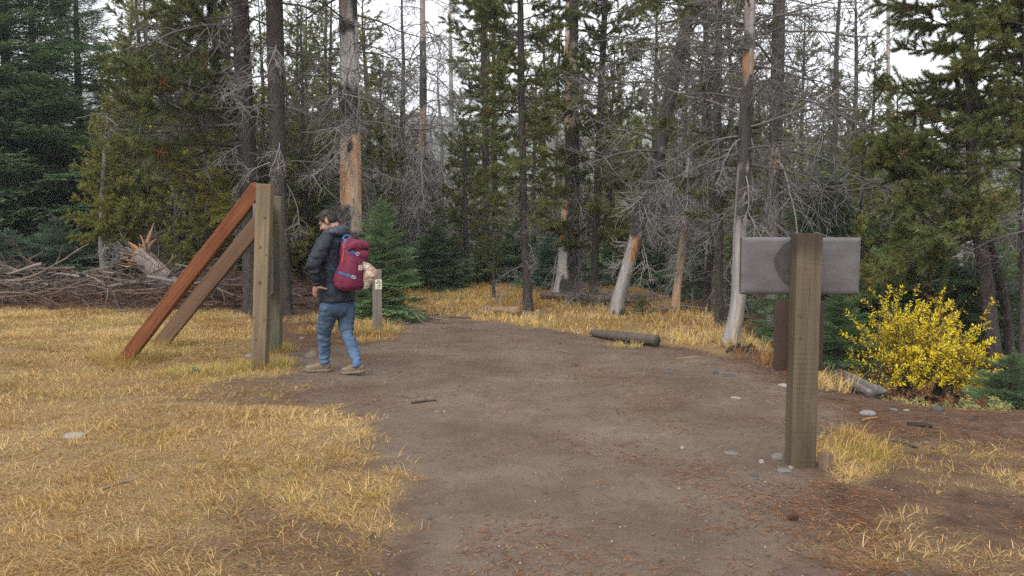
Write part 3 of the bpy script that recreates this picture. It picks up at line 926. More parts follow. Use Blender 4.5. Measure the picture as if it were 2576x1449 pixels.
# right hand pine close by
t, b, p, r_ = barked([(2512, 985, 40), (2505, 930, 36), (2490, 800, 34), (2470, 640, 33), (2456, 560, 30), (2446, 440, 26), (2441, 330, 24), (2440, 160, 22), (2438, 0, 20)], 8.5,
    'dark leaning pine with heavy drooping boughs beside the yellow bush', seed=33, tint=(0.075, 0.062, 0.058))
add_boughs(t, p, r_, 'pine', 15, zat(b, 540), zat(b, 300), 1.15, 1.1, -0.35, -0.05, R4, az=(2.0, 4.6))
add_boughs(t, p, r_, 'pine', 7, zat(b, 600), zat(b, 480), 1.3, 1.2, -0.55, -0.3, R4, az=(2.2, 4.0))
add_boughs(t, p, r_, 'pine', 26, zat(b, 300), zat(b, -20), 0.95, 1.0, -0.2, 0.2, R4)
add_boughs(t, p, r_, 'pine', 12, zat(b, 320), zat(b, 0), 1.1, 1.1, -0.1, 0.2, R4, az=(-1.4, 1.4))
add_boughs(t, p, r_, 'pine', 34, zat(b, -20), 8.4, 1.0, 0.3, 0.1, 0.9, R4)
add_branches(t, p, r_, 'dark', 20, zat(b, 620), zat(b, 330), 0.9, 1.0, -0.2, 0.3, R4)
t, b, p, r_ = barked([(2548, 960, 24), (2528, 760, 22), (2500, 640, 18), (2475, 560, 12)], zat(gp(2548, 960), 540),
    'thin dark side stem leaning against the pine beside the yellow bush', name='pine_sapling', seed=35)
add_branches(t, p, r_, 'dark', 10, zat(b, 760), zat(b, 560), 0.5, 0.5, 0, 0.3, R4)
t, b, p, r_ = barked([(2585, 1015, 62), (2588, 900, 50), (2592, 700, 46), (2596, 400, 42), (2600, 0, 38)], 8,
    'rough grey brown pine trunk at the dirt edge right of the yellow bush', seed=37, tint=(0.11, 0.09, 0.082))
add_boughs(t, p, r_, 'pine', 30, zat(b, 420), zat(b, 0), 0.9, 1.0, -0.2, 0.2, R4)
add_branches(t, p, r_, 'dark', 12, zat(b, 700), zat(b, 380), 0.9, 0.9, -0.2, 0.3, R4)
add_boughs(t, p, r_, 'pine', 24, zat(b, 0), 7.9, 1.0, 0.3, 0.1, 0.9, R4)
# yellow green young pines above the brush pile
for (path, lab, sd, top) in (([(270, 712, 24), (258, 640, 19), (257, 560, 16), (262, 420, 13), (272, 290, 8)], 'young yellow green pine with thin grey stem above the brush pile', 39, 225),
                        ([(306, 710, 22), (296, 640, 17), (292, 560, 13), (290, 480, 9)], 'small yellow green pine close behind the pale stemmed one above the brush pile', 41, 400)):
    t, b, p, r_ = barked(path, 0.1, lab, seed=sd, sides=14, tint=(0.17, 0.155, 0.14), Y=18.7 if sd == 39 else 19.3)
    add_boughs(t, p, r_, 'ypine', 64 if sd == 39 else 34, zat(b, 600), zat(b, path[-1][1] + 4), 0.85, 0.35, -0.15, 0.7, R4)
    add_boughs(t, p, r_, 'ypine', 3, zat(b, path[-1][1] + 10), zat(b, path[-1][1]), 0.5, 0.4, 1.2, 1.4, R4)
# young pines at the back of the meadow
t, b, p, r_ = barked([(1176, 722, 16), (1174, 640, 13), (1170, 500, 11), (1167, 330, 6)], zat(gp(1176, 722), 285), 'young dark pine with narrow crown at the back of the meadow', seed=43, sides=12)
add_boughs(t, p, r_, 'pine', 56, zat(b, 640), zat(b, 290), 1.05, 0.35, -0.2, 0.8, R4)
t, b, p, r_ = barked([(1221, 700, 24), (1222, 560, 19), (1222, 400, 17), (1219, 200, 16), (1216, 0, 13)], 13, 'tall pine with dark flaking base behind the young pines of the meadow', seed=45, Y=27.0)
add_boughs(t, p, r_, 'pine', 46, zat(b, 460), zat(b, 0), 1.3, 1.4, -0.1, 0.3, R4)
add_boughs(t, p, r_, 'pine', 24, zat(b, 0), 12.9, 1.4, 0.4, 0.3, 0.9, R4)
add_branches(t, p, r_, 'hang', 18, zat(b, 650), zat(b, 450), 0.9, 0.9, -0.9, 0.3, R4)
t, b, p, r_ = barked([(1242, 752, 10), (1242, 700, 8), (1243, 640, 5)], zat(gp(1242, 752), 600), 'knee high pine seedling standing in the golden meadow', name='pine_sapling', seed=47, sides=8)
add_boughs(t, p, r_, 'pine', 12, 0.5, zat(b, 605), 0.45, 0.2, 0.0, 0.8, R4)
t, b, p, r_ = barked([(1617, 800, 6), (1617, 780, 5), (1616, 765, 4)], zat(gp(1617, 800), 757), 'tiny green pine seedling beside the foot of the leaning snag', name='pine_sapling', seed=49, sides=8)
add_boughs(t, p, r_, 'pine', 9, 0.05, zat(b, 760), 0.22, 0.14, 0.3, 1.0, R4)

# firs built bough by bough
def fir(base, vtop, label, kind, n, wide, seed, Y=None, low=0.06, lean=0.0, name='fir_tree', px_w=None):
    u, v = base
    if Y is None: b = gp(u, v)
    else:
        q = at(u, v, Y); b = Vector((q.x, Y, gz(q.x, Y)))
    H = zat(b, vtop)
    r = np.random.default_rng(seed)
    pts, rad = straight(H, H * 0.013 + 0.012, r, 0.012)
    root = thing(name, label, 'tree', b)
    part('trunk', trunk_mesh(pts, rad, 10, 0.12, seed, 'bark'), root)
    ms = ME[kind]
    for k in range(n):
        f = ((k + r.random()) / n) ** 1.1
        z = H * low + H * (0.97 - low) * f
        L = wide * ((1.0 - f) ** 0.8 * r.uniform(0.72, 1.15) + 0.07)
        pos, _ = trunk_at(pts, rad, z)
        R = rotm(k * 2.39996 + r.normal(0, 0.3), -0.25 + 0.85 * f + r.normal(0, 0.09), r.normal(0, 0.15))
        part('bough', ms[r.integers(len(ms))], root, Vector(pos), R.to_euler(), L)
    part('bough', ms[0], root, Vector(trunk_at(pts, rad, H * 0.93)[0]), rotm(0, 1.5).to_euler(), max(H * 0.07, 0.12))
    return root
fir((40, 704), -420, 'huge dark green fir with layered boughs filling the corner behind the brush pile', 'fir', 260, 3.0, 51, Y=21)
fir((215, 700), -260, 'tall dark fir standing behind the yellow green young pines', 'fir', 220, 2.4, 52, Y=25)
fir((-190, 700), -420, 'large dark fir at the far end of the brush pile', 'fir', 190, 3.0, 58, Y=20)
fir((150, 700), 545, 'small blue green fir growing behind the brush pile', 'blue', 100, 1.25, 53, Y=18.9)
fir((22, 706), 575, 'low blue green fir at the end of the brush pile', 'blue', 80, 1.2, 54, Y=18.4)
fir((85, 706), 590, 'low bushy fir between the two blue green firs behind the brush pile', 'blue', 70, 0.9, 59, Y=18.8)
fir((962, 806), 490, 'bright green young fir standing beside the trail marker post', 'lite', 120, 0.92, 55)
fir((922, 800), 600, 'small green fir between the marker post and the tall bare trunk', 'lite', 60, 0.75, 66)
fir((1095, 730), 560, 'dense round green fir bush at the back of the meadow', 'fir', 150, 1.15, 56)
fir((1378, 722), 585, 'bluish young fir just left of the thick split snag', 'blue', 110, 0.95, 57, Y=22)
fir((1300, 716), 545, 'young green fir behind the slim pine of the meadow', 'fir', 100, 1.0, 60, Y=24)
fir((1230, 716), 600, 'low green fir behind the knee high seedling', 'lite', 90, 1.0, 61, Y=24.5)
fir((1600, 725), 560, 'green fir filling the gap behind the leaning snag', 'lite', 120, 1.25, 62, Y=22)
fir((1540, 722), 590, 'low green fir right of the dark slim pine', 'fir', 90, 0.95, 67, Y=22.5)
fir((752, 716), 560, 'light green fir behind the dark pine trunks near the hiker', 'lite', 110, 1.15, 63, Y=23.5)
fir((2105, 930), 715, 'dense dark green fir bush beside the post of the grey sign', 'fir', 110, 0.72, 64, Y=10.2)
fir((2330, 900), 560, 'dark fir with spreading boughs behind the yellow bush', 'fir', 130, 1.5, 65, Y=13.5)
fir((2470, 900), 600, 'dark green fir behind the leaning pine right of the yellow bush', 'fir', 110, 1.2, 68, Y=12.6)
fir((2080, 830), 430, 'tall green fir behind the grey sign board', 'fir', 150, 1.4, 69, Y=15.0)
fir((2220, 830), 520, 'green fir standing between the sign and the yellow bush farther back', 'lite', 130, 1.4, 70, Y=15.8)
fir((2545, 990), 890, 'small low fir at the foot of the rough trunk by the yellow bush', 'fir', 60, 0.65, 71, Y=9.0)
fir((1985, 850), 690, 'small fir on the bank behind the post of the grey sign', 'lite', 70, 0.75, 72, Y=12.5)

# ------------------------------------------------------------------ the forest behind
PROTO = {'pine': [], 'fir': [], 'dead': []}
PROTO['pine'] += [back_pine(301, 10.5, 0.28, 84, 1.3, 26), back_pine(302, 9.0, 0.18, 80, 1.25, 18), back_pine(303, 12.5, 0.48, 72, 1.35, 44), back_pine(304, 7.0, 0.10, 84, 1.2, 8), back_pine(305, 11.5, 0.30, 84, 1.15, 34), back_pine(306, 3.2, 0.06, 52, 0.85, 0), back_pine(307, 7.5, 0.08, 84, 1.15, 6, None, PFY), back_pine(308, 5.0, 0.06, 72, 1.0, 0, None, PFY)]
PROTO['fir'] += [back_fir(311, 7.0, 110, 0.23), back_fir(312, 4.0, 84, 0.30), back_fir(313, 9.5, 120, 0.17)]
PROTO['dead'] += [back_dead(321, 11.0, 90, 1.7), back_dead(322, 9.5, 80, 1.5, None, 'snag', 0.25), back_dead(323, 12.5, 90, 1.5, BKD, 'bark'), back_dead(324, 7.0, 70, 1.4)]
NAMES = {'pine': 'pine_tree', 'fir': 'fir_tree', 'dead': 'dead_pine_tree'}
LAB = {'pine': 'slender living pine in the crowded forest behind the clearing', 'fir': 'dark pointed fir in the crowded forest behind the clearing', 'dead': 'bare grey dead pine in the crowded forest behind the clearing'}
GRP = {'pine': 'living pines of the forest behind', 'fir': 'firs of the forest behind', 'dead': 'dead pines of the forest behind'}
ROOTS = {}
LOOK = {('pine', 0): 'tall full crowned pine', ('pine', 1): 'bushy dark green pine', ('pine', 2): 'high crowned pine', ('pine', 3): 'short broad dark green pine', ('pine', 4): 'tall slim narrow crowned pine', ('pine', 5): 'waist high young pine', ('pine', 6): 'yellow green bushy pine', ('pine', 7): 'small yellow green pine',
        ('fir', 0): 'pointed dark fir', ('fir', 1): 'low spreading fir', ('fir', 2): 'tall narrow dark fir', ('dead', 0): 'tall bare grey dead pine', ('dead', 1): 'dead pine with patchy bark', ('dead', 2): 'dead pine still in dark bark', ('dead', 3): 'short bare grey dead pine'}
def where(x, y):
    u = 1288 + x / y * FPX
    far = 'deep in the forest ' if y > 38 else ''
    return far + ('behind the brush pile' if u < 620 else 'behind the hiker' if u < 1010 else 'behind the golden meadow' if u < 1760 else 'behind the grey sign' if u < 2150 else 'behind the yellow bush')
def back_tree(kind, i, x, y, s, rz, label=None, group=None):
    if (kind, i) not in ROOTS:
        tm, cm, dm = PROTO[kind][i]
        root = thing(NAMES[kind], LAB[kind], 'tree' if kind != 'dead' else 'dead tree', group=GRP[kind])
        part('trunk', tm, root)
        if cm: part('crown', cm, root)
        if dm: tag(part('dead_branchwork', dm, root), kind='stuff')
        ROOTS[(kind, i)] = root
        o = root
    else:
        o = copy_tree(ROOTS[(kind, i)])
    o.location = (x, y, gz(x, y)); o.rotation_euler = (0, 0, rz); o.scale = (s, s, s)
    o['label'] = LOOK[(kind, i)] + ' standing ' + where(x, y)
    o['group'] = o['label'].replace(' standing', 's')
    return o
R5 = np.random.default_rng(505)
placed = []
def free(x, y, d):
    return all((x - a) ** 2 + (y - c) ** 2 > d * d for a, c in placed)
# placed by hand: (kind, proto, u, depth, scale)
HAND = [('pine', 6, 455, 19.4, 0.95), ('pine', 7, 520, 18.8, 0.95), ('pine', 6, 595, 21, 1.0), ('pine', 7, 670, 20, 1.0), ('pine', 6, 765, 24, 1.1), ('pine', 7, 812, 22, 1.0), ('pine', 6, 925, 26, 1.1), ('pine', 6, 355, 23, 1.2), ('pine', 7, 1610, 23, 0.9), ('pine', 6, 1545, 25, 1.0), ('pine', 3, 1665, 22, 0.9), ('pine', 1, 1730, 25, 0.95), ('pine', 6, 1880, 21, 0.85), ('pine', 3, 1960, 20, 0.85), ('pine', 7, 2235, 16, 0.72), ('pine', 7, 2170, 14.2, 0.5), ('pine', 6, 1345, 27, 0.95), ('pine', 6, 1225, 29, 1.0),
        ('pine', 3, 480, 20.5, 0.95), ('pine', 3, 575, 22, 1.05), ('pine', 1, 665, 23, 0.9), ('pine', 3, 770, 21.5, 1.0), ('pine', 1, 845, 25, 1.0), ('pine', 3, 960, 24, 0.95), ('pine', 3, 380, 21.5, 0.9), ('pine', 3, 1010, 27, 1.0), ('pine', 4, 560, 19.5, 0.9),
        ('dead', 0, 1145, 34, 1.15), ('pine', 2, 1250, 31, 1.0), ('dead', 2, 1000, 29, 0.9), ('pine', 0, 935, 30, 1.0), ('pine', 1, 780, 27, 1.0),
        ('pine', 4, 830, 33, 1.05), ('pine', 1, 520, 24, 1.0), ('pine', 3, 430, 22, 1.0), ('fir', 2, 380, 27, 1.1), ('pine', 0, 330, 30, 1.1),
        ('fir', 0, 560, 28, 1.0), ('pine', 4, 1640, 30, 1.0), ('pine', 2, 1760, 27, 1.0),
        ('dead', 3, 1460, 26, 1.1), ('pine', 1, 1410, 30, 1.0), ('dead', 2, 2091, 25, 0.9), ('pine', 4, 2139, 27, 0.95),
        ('pine', 1, 2190, 20, 0.72), ('fir', 0, 2060, 24, 0.85), ('pine', 3, 2250, 17, 0.72), ('pine', 3, 2160, 15, 0.62), ('pine', 1, 2570, 15, 0.6), ('dead', 3, 2420, 19, 0.8),
        ('pine', 0, 2273, 44, 0.95), ('fir', 2, 2232, 60, 1.05), ('dead', 0, 1880, 22, 1.0), ('pine', 0, 1840, 26, 1.0), ('dead', 3, 1120, 29, 1.1), ('dead', 1, 1180, 38, 1.0), ('fir', 1, 1450, 25, 0.8), ('fir', 1, 1720, 21, 0.75), ('fir', 1, 1840, 18, 0.6), ('fir', 1, 650, 23, 0.6), ('fir', 1, 1160, 27, 0.7)]
for k, i, u, d, s in HAND:
    x = (u - 1288) / FPX * d
    placed.append((x, d))
    back_tree(k, i, x, d, s, R5.uniform(0, 6.28))
cnt = 0
while cnt < 185:
    d = 24 + 66 * R5.random() ** 0.9
    u = R5.uniform(-320, 2900)
    x = (u - 1288) / FPX * d
    if not free(x, d, 1.3 + d * 0.012): continue
    if 960 < u < 1300 and d < 42: continue
    if 2195 < u < 2330 and d < 55: continue
    w = [0.58, 0.25, 0.17] if u > 700 else [0.60, 0.34, 0.06]
    k = ['pine', 'fir', 'dead'][R5.choice(3, p=w)]
    i = int(R5.choice([0, 1, 2, 3, 4, 6]) if k == 'pine' else R5.integers(len(PROTO[k])))
    H = {'pine': [10.5, 9, 12.5, 7, 11.5, 3.2, 7.5, 5.0], 'fir': [7, 4, 9.5], 'dead': [11, 9.5, 12.5, 7]}[k][i]
    s = R5.uniform(0.75, 1.1)
    lim = 1.6 + d * (0.12 if 2150 < u < 2380 else 0.145 if 940 < u < 1480 else 0.19) if (d > 36 or 2150 < u < 2380) else 99
    if H * s > lim: s = lim / H * R5.uniform(0.85, 1.0)
    if s < 0.45: continue
    placed.append((x, d)); cnt += 1
    back_tree(k, i, x, d, s, R5.uniform(0, 6.28))
# low growth that closes the view between the trunks
cnt = 0
while cnt < 95:
    d = 21.5 + 30 * R5.random() ** 1.2
    u = R5.uniform(-250, 2850)
    x = (u - 1288) / FPX * d
    if not free(x, d, 0.9): continue
    if 1000 < u < 1330 and d < 24.5: continue
    if u > 1900 and d < 23: continue
    k, i = [('fir', 1), ('fir', 1), ('pine', 5), ('fir', 0), ('pine', 3)][R5.choice(5, p=[0.36, 0.1, 0.30, 0.12, 0.12])]
    placed.append((x, d)); cnt += 1
    back_tree(k, i, x, d, R5.uniform(0.4, 0.85) if (k, i) != ('pine', 5) else R5.uniform(0.6, 1.1), R5.uniform(0, 6.28), {'fir': 'low bushy fir of the undergrowth between the forest trunks', 'pine': 'young bushy pine of the undergrowth between the forest trunks'}[k], {'fir': 'undergrowth firs', 'pine': 'undergrowth pines'}[k])
# bare pole against the sky
t, b, p, r_ = snag([(2240, 780, 13), (2238, 500, 11), (2236, 300, 9), (2234, 0, 7)], 13.5, 'tall thin bare pole tree alone against the white sky', [], seed=61, sides=12, step=0.1, Y=33.0)
add_branches(t, p, r_, 'grey', 14, 4, 13, 0.4, 0.4, 0.2, 0.4, R4)
# ------------------------------------------------------------------ logs, stones, sticks
def log_mesh(pts, rad, sides=18, step=0.05, seed=1, col=(0.16, 0.13, 0.11), endcol=(0.30, 0.22, 0.14), ragged=0.0, flat=1.0, groove=0.10, mat='snag'):
    """a log along any path; grain runs along it; ragged splits the first end"""
    P = np.concatenate([np.asarray(pts, float), np.asarray(rad, float)[:, None]], 1)
    L = np.sum(np.linalg.norm(np.diff(P[:, :3], axis=0), axis=1))
    C = crm(P, max(int(L / step), 6))
    pos, R = C[:, :3], np.maximum(C[:, 3], 0.003)
    t = unit(np.gradient(pos, axis=0))
    ref = np.array([0, 0, 1.0]) if abs(t[0, 2]) < 0.8 else np.array([1.0, 0, 0])
    a = unit(np.cross(t, ref)); b = np.cross(t, a)
    th = np.arange(sides) * 2 * math.pi / sides
    s = np.linspace(0, L, len(pos))
    TH, SS = np.meshgrid(th, s)
    q = np.stack([np.cos(TH) * 3, np.sin(TH) * 3, SS * 1.2], -1)
    nz = fbm(q + seed * 5.7, 91, 3)
    gr = fbm(np.stack([np.cos(TH) * 9, np.sin(TH) * 9, SS * 0.6], -1) + seed, 93, 2)
    rr = R[:, None] * (1 + 0.16 * (nz - 0.5) + groove * (gr - 0.5) * 2)
    V = pos[:, None] + rr[..., None] * (np.cos(TH)[..., None] * a[:, None] + flat * np.sin(TH)[..., None] * b[:, None])
    if ragged:
        k = (fbm(np.stack([np.cos(th) * 4, np.sin(th) * 4], -1) + seed, 95, 2) - 0.3) * ragged
        fall = np.clip(1 - s / (ragged * 1.2), 0, 1)[:, None]
        V = V + t[:, None] * (k[None] * fall)[..., None]
    col = np.asarray(col) * (0.45 + 1.1 * gr[..., None]) * (0.8 + 0.4 * nz[..., None])
    vv, T, Qd = loft(V)
    mb = MB(); mb.add(vv, T, Qd, np.concatenate([col.reshape(-1, 3), np.asarray(endcol)[None], np.asarray(endcol)[None]]))
    return mb

def world_log(name, label, cat, p0, p1, r0, r1, group=None, mid=None, **kw):
    p0, p1 = Vector(p0), Vector(p1)
    pts = [(0, 0, 0), tuple(p1 - p0)] if mid is None else [(0, 0, 0), tuple(Vector(mid) - p0), tuple(p1 - p0)]
    rad = [r0, r1] if mid is None else [r0, (r0 + r1) / 2, r1]
    root = thing(name, label, cat, p0, group=group)
    part('wood', log_mesh(pts, rad, **kw).mesh('wood', M['snag']), root)
    return root

# grey log on the edge of the trail
a, b = gp(1488, 846), gp(1652, 872)
world_log('fallen_log', 'weathered grey log with a split end lying at the edge of the dirt trail', 'log', a + Vector((0, 0, 0.05)), b + Vector((0, 0, 0.085)), 0.060, 0.080, seed=3, col=(0.085, 0.068, 0.057), endcol=(0.05, 0.04, 0.033), ragged=0.16, sides=26, step=0.03)
# sawn branchy log
a, b = gp(1236, 793), gp(1306, 797)
lg = world_log('fallen_log', 'short sawn log with stub branches lying in the golden meadow', 'log', a + Vector((0, 0.1, 0.10)), b + Vector((0, 0, 0.11)), 0.05, 0.085, seed=5, col=(0.24, 0.15, 0.09), endcol=(0.45, 0.30, 0.17), sides=16)
for (du, ang, ln, rz) in ((0.1, 0.4, 0.55, 2.6), (0.3, 1.2, 0.7, 1.6), (0.5, 0.9, 0.5, 0.6), (0.6, -0.1, 0.5, 3.4), (0.75, 0.15, 0.6, -0.4), (0.4, 0.0, 0.6, 2.0)):
    d = (b - a) * du
    part('branch_stub', ME['grey'][int(du * 10) % 7], lg, d, rotm(rz, ang).to_euler(), ln)
# fallen trunk under the snags
a, b = gp(1362, 768), gp(1640, 790)
a = at(1358, 752, 17.6); b = at(1650, 776, 16.6)
a.z, b.z = gz(a.x, a.y) + 0.16, gz(b.x, b.y) + 0.12
ft = world_log('fallen_tree', 'fallen brown trunk with broken side branches lying across the meadow below the snags', 'fallen tree', a, b, 0.075, 0.12, mid=((a.x + b.x) / 2, 17.2, gz((a.x + b.x) / 2, 17.2) + 0.17), seed=7, col=(0.13, 0.09, 0.07), endcol=(0.4, 0.17, 0.06), ragged=0.2, sides=18)
R6 = np.random.default_rng(606)
for k in range(22):
    f = R6.uniform(0.05, 1.0)
    part('branch', ME['dark' if k % 3 else 'grey'][k % 6], ft, (b - a) * f + Vector((0, 0, 0.05)), rotm(R6.uniform(0, 6.28), R6.uniform(-0.3, 0.9)).to_euler(), R6.uniform(0.4, 0.95))
# grey log on the bank
a, b = gp(2040, 905), gp(2188, 1000)
world_log('fallen_log', 'cracked silver grey log sliding down the bank behind the sign post', 'log', b + Vector((0.06, -0.05, 0.03)), a + Vector((-0.15, 0.25, 0.10)), 0.105, 0.07, seed=9, col=(0.15, 0.13, 0.118), endcol=(0.03, 0.025, 0.022), sides=30, groove=0.42, step=0.03, ragged=0.22, flat=0.75)
a, b = gp(1906, 850), gp(1962, 880)
world_log('fallen_log', 'bleached broken log piece on the bank right of the pale trunk', 'log', a + Vector((0, 0, 0.08)), b + Vector((0, 0, 0.08)), 0.05, 0.075, seed=11, col=(0.30, 0.26, 0.24), endcol=(0.1, 0.08, 0.07), ragged=0.15, groove=0.22)
# charred stump by the pale trunk
g_ = gp(1862, 884)
root = thing('charred_stump', 'small charred black stump on the bank beside the pale trunk', 'stump', g_)
mb = MB()
for k in range(26):
    aa = R6.uniform(0, 6.28); h = R6.uniform(0.03, 0.12); q_ = R6.uniform(0.0, 0.13)
    V, q = tubes(curves(np.array([[math.cos(aa) * q_ * 1.5, math.sin(aa) * q_, -0.03]]), np.array([[R6.normal(0, 0.9), R6.normal(0, 0.6), 1]]), h + 0.05, 4, 0, 0.25), np.linspace(0.034, 0.010, 5)[None] * R6.uniform(0.5, 1.2), 6)
    mb.add(V, Q=q, col=np.array((0.016, 0.014, 0.013)) * R6.uniform(0.7, 3.0))
part('wood', mb.mesh('wood', M['snag']), root)
# wood chunk beside the sign post
g_ = gp(2075, 1180)
world_log('wood_chunk', 'split chunk of brown wood standing in the grass beside the sign post', 'wood', g_ + Vector((0, 0, -0.02)), g_ + Vector((0.012, 0.02, 0.105)), 0.035, 0.042, seed=13, col=(0.15, 0.10, 0.07), endcol=(0.17, 0.12, 0.09), step=0.015, groove=0.3)

# brush pile along the forest edge
def fallen_branch(r, L=1.0, n2=5, n3=8, col=(0.20, 0.145, 0.115), rad=0.016):
    mb = MB()
    P0 = curves(np.zeros((1, 3)), np.array([[1, 0, 0.0]]), L, 12, 0.01, 0.10, 0.0, r)
    P0[..., 2] *= 0.6
    V, q = tubes(P0, np.linspace(rad, rad * 0.35, 13)[None], 6); mb.add(V, Q=q, col=col)
    S, T = along(P0, np.zeros(n2, int), r.uniform(0.2, 0.95, n2))
    P1 = curves(S, T + perp(T, r, 0.5) * 0.8, L * r.uniform(0.12, 0.4, n2), 6, 0.04, 0.12, 0, r)
    V, q = tubes(P1, np.broadcast_to(np.linspace(rad * 0.5, rad * 0.2, 7), (n2, 7)), 4); mb.add(V, Q=q, col=np.asarray(col) * 0.9)
    b = r.integers(0, n2, n3); S, T = along(P1, b, r.uniform(0.2, 0.95, n3))
    P2 = curves(S, T + perp(T, r, 0.3), L * r.uniform(0.05, 0.16, n3), 4, 0.05, 0.12, 0, r)
    V, q = tubes(P2, np.broadcast_to(np.linspace(rad * 0.24, rad * 0.14, 5), (n3, 5)), 3); mb.add(V, Q=q, col=np.asarray(col) * 0.8)
    return mb
FB = [fallen_branch(R6, 1.0, 6, 10, c, w).mesh('fallen_branch', M['twig']) for c, w in
      (((0.14, 0.098, 0.075), 0.016), ((0.19, 0.14, 0.11), 0.013), ((0.10, 0.055, 0.04), 0.012), ((0.17, 0.145, 0.13), 0.018), ((0.085, 0.065, 0.055), 0.014), ((0.14, 0.078, 0.052), 0.011), ((0.20, 0.16, 0.13), 0.012))]
LOOKB = ['mid brown', 'pale tan', 'dark red brown', 'thick pale grey', 'dark grey brown', 'thin rusty', 'thin bleached']
for k, m_ in enumerate(FB): m_['look'] = k
def strew(n, u0, u1, d0, d1, zmax, lmin, lmax, label, group, flataz=0.5, hump=None):
    for k in range(n):
        u = R6.uniform(u0, u1); d = R6.uniform(d0, d1)
        x = (u - 1288) / FPX * d
        z = gz(x, d) + 0.02 + zmax * R6.random() ** 1.3 * (1 - 0.5 * abs((d - (d0 + d1) / 2) / (d1 - d0)))
        L = R6.uniform(lmin, lmax)
        az = R6.normal(0, flataz) + (math.pi if R6.random() < 0.5 else 0)
        R = rotm(az, R6.normal(0.0, 0.10), R6.uniform(0, 6.28))
        o = link('fallen_branch', FB[R6.integers(len(FB))], None, Vector((x, d, z)) - R @ Vector((L * 0.5, 0, 0)), R.to_euler(), L)
        tag(o, LOOKB[int(o.data['look'])] + ' ' + label, 'branch', LOOKB[int(o.data['look'])] + ' ' + group)
strew(190, -160, 660, 16.4, 18.6, 0.80, 0.9, 2.4, 'branch lying in the long brush pile at the forest edge', 'branches of the brush pile')
strew(34, 690, 850, 16.8, 18.6, 0.42, 0.7, 1.6, 'branch in the small wood heap behind the two upright posts', 'branches of the small wood heap')
strew(16, 900, 1060, 13.6, 15.6, 0.06, 0.6, 1.3, 'branch on the ground under the green fir by the marker post', 'branches under the fir')
strew(36, 1560, 1860, 14.5, 17.5, 0.22, 0.6, 1.5, 'branch among the weeds between the leaning snag and the pale trunk', 'branches among the weeds', 1.2)
for k, (u, d, L, rz, z, lab) in enumerate(((770, 17.6, 1.7, 0.15, 0.22, 'dark barked log on top of the small wood heap'), (800, 17.2, 1.5, -0.12, 0.10, 'pinkish bare log low in the small wood heap'), (745, 17.9, 1.3, 0.3, 0.08, 'grey log at the back of the small wood heap'), (905, 16.6, 1.8, 0.05, 0.17, 'dark log lying behind the stems of the small fir'))):
    x = (u - 1288) / FPX * d; c = Vector((x, d, gz(x, d) + z)); h = Vector((math.cos(rz), math.sin(rz) * 0.5, 0.02)) * L / 2
    world_log('fallen_log', lab, 'log', c - h, c + h, 0.09, 0.075, seed=20 + k, col=[(0.07, 0.06, 0.055), (0.27, 0.2, 0.16), (0.17, 0.15, 0.14), (0.08, 0.07, 0.065)][k], endcol=(0.3, 0.15, 0.07))
# loose red brown twig litter inside the brush pile
mb = MB()
n = 3400
u = R6.uniform(-160, 820, n); d = R6.uniform(16.2, 18.8, n)
x = (u - 1288) / FPX * d
S = np.stack([x, d, hgt(x, d) + 0.46 * R6.random(n) ** 1.5], -1)
D = np.stack([R6.normal(0, 1, n), R6.normal(0, 0.6, n), R6.normal(0, 0.28, n)], -1)
V, q = tubes(curves(S, D, R6.uniform(0.15, 0.55, n), 3, 0.03, 0.18), np.broadcast_to(np.linspace(0.006, 0.003, 4), (n, 4)), 3)
mb.add(V, Q=q, col=np.repeat(np.array([(0.15, 0.075, 0.05), (0.20, 0.13, 0.10), (0.10, 0.055, 0.04)])[R6.integers(0, 3, n)], 12, 0))
tag(link('brush_litter', mb.mesh('brush_litter', M['twig'])), 'tangle of thin red brown twigs filling the brush pile', 'twigs', kind='stuff')
# uprooted stump with splintered root plate
b0 = at(470, 722, 17.3); b1 = at(352, 645, 17.7)
b0.z = gz(b0.x, b0.y) + 0.20
us = thing('uprooted_stump', 'uprooted pale log with splintered orange root end in the brush pile', 'stump', b0)
part('log', log_mesh([(0, 0, 0), tuple((b1 - b0) * 0.55), tuple(b1 - b0)], [0.15, 0.19, 0.24], seed=31, col=(0.24, 0.19, 0.165), endcol=(0.2, 0.11, 0.06), sides=30, groove=0.18, step=0.03).mesh('wood', M['snag']), us)
e = b1 - b0
axs = e.normalized(); s1 = axs.cross(Vector((0, 1, 0))).normalized(); s2 = axs.cross(s1)
SPL = [(0.35, 0.72, 0.048, (0.30, 0.18, 0.10), Vector((0.30, 0, 0.9))), (0.35, 0.5, 0.05, (0.24, 0.14, 0.08), Vector((0.15, 0, 0.9))), (0.35, 0.38, 0.06, (0.2, 0.12, 0.07), Vector((0.45, 0.1, 0.8)))]
for k in range(44):
    aa = R6.uniform(0, 6.283); SPL.append((aa, R6.uniform(0.12, 0.42), R6.uniform(0.014, 0.045), [(0.36, 0.19, 0.09), (0.22, 0.13, 0.08), (0.40, 0.24, 0.12), (0.15, 0.09, 0.06)][k % 4], axs * R6.uniform(0.6, 1.2) + (s1 * math.cos(aa) + s2 * math.sin(aa)) * R6.uniform(0.1, 1.0)))
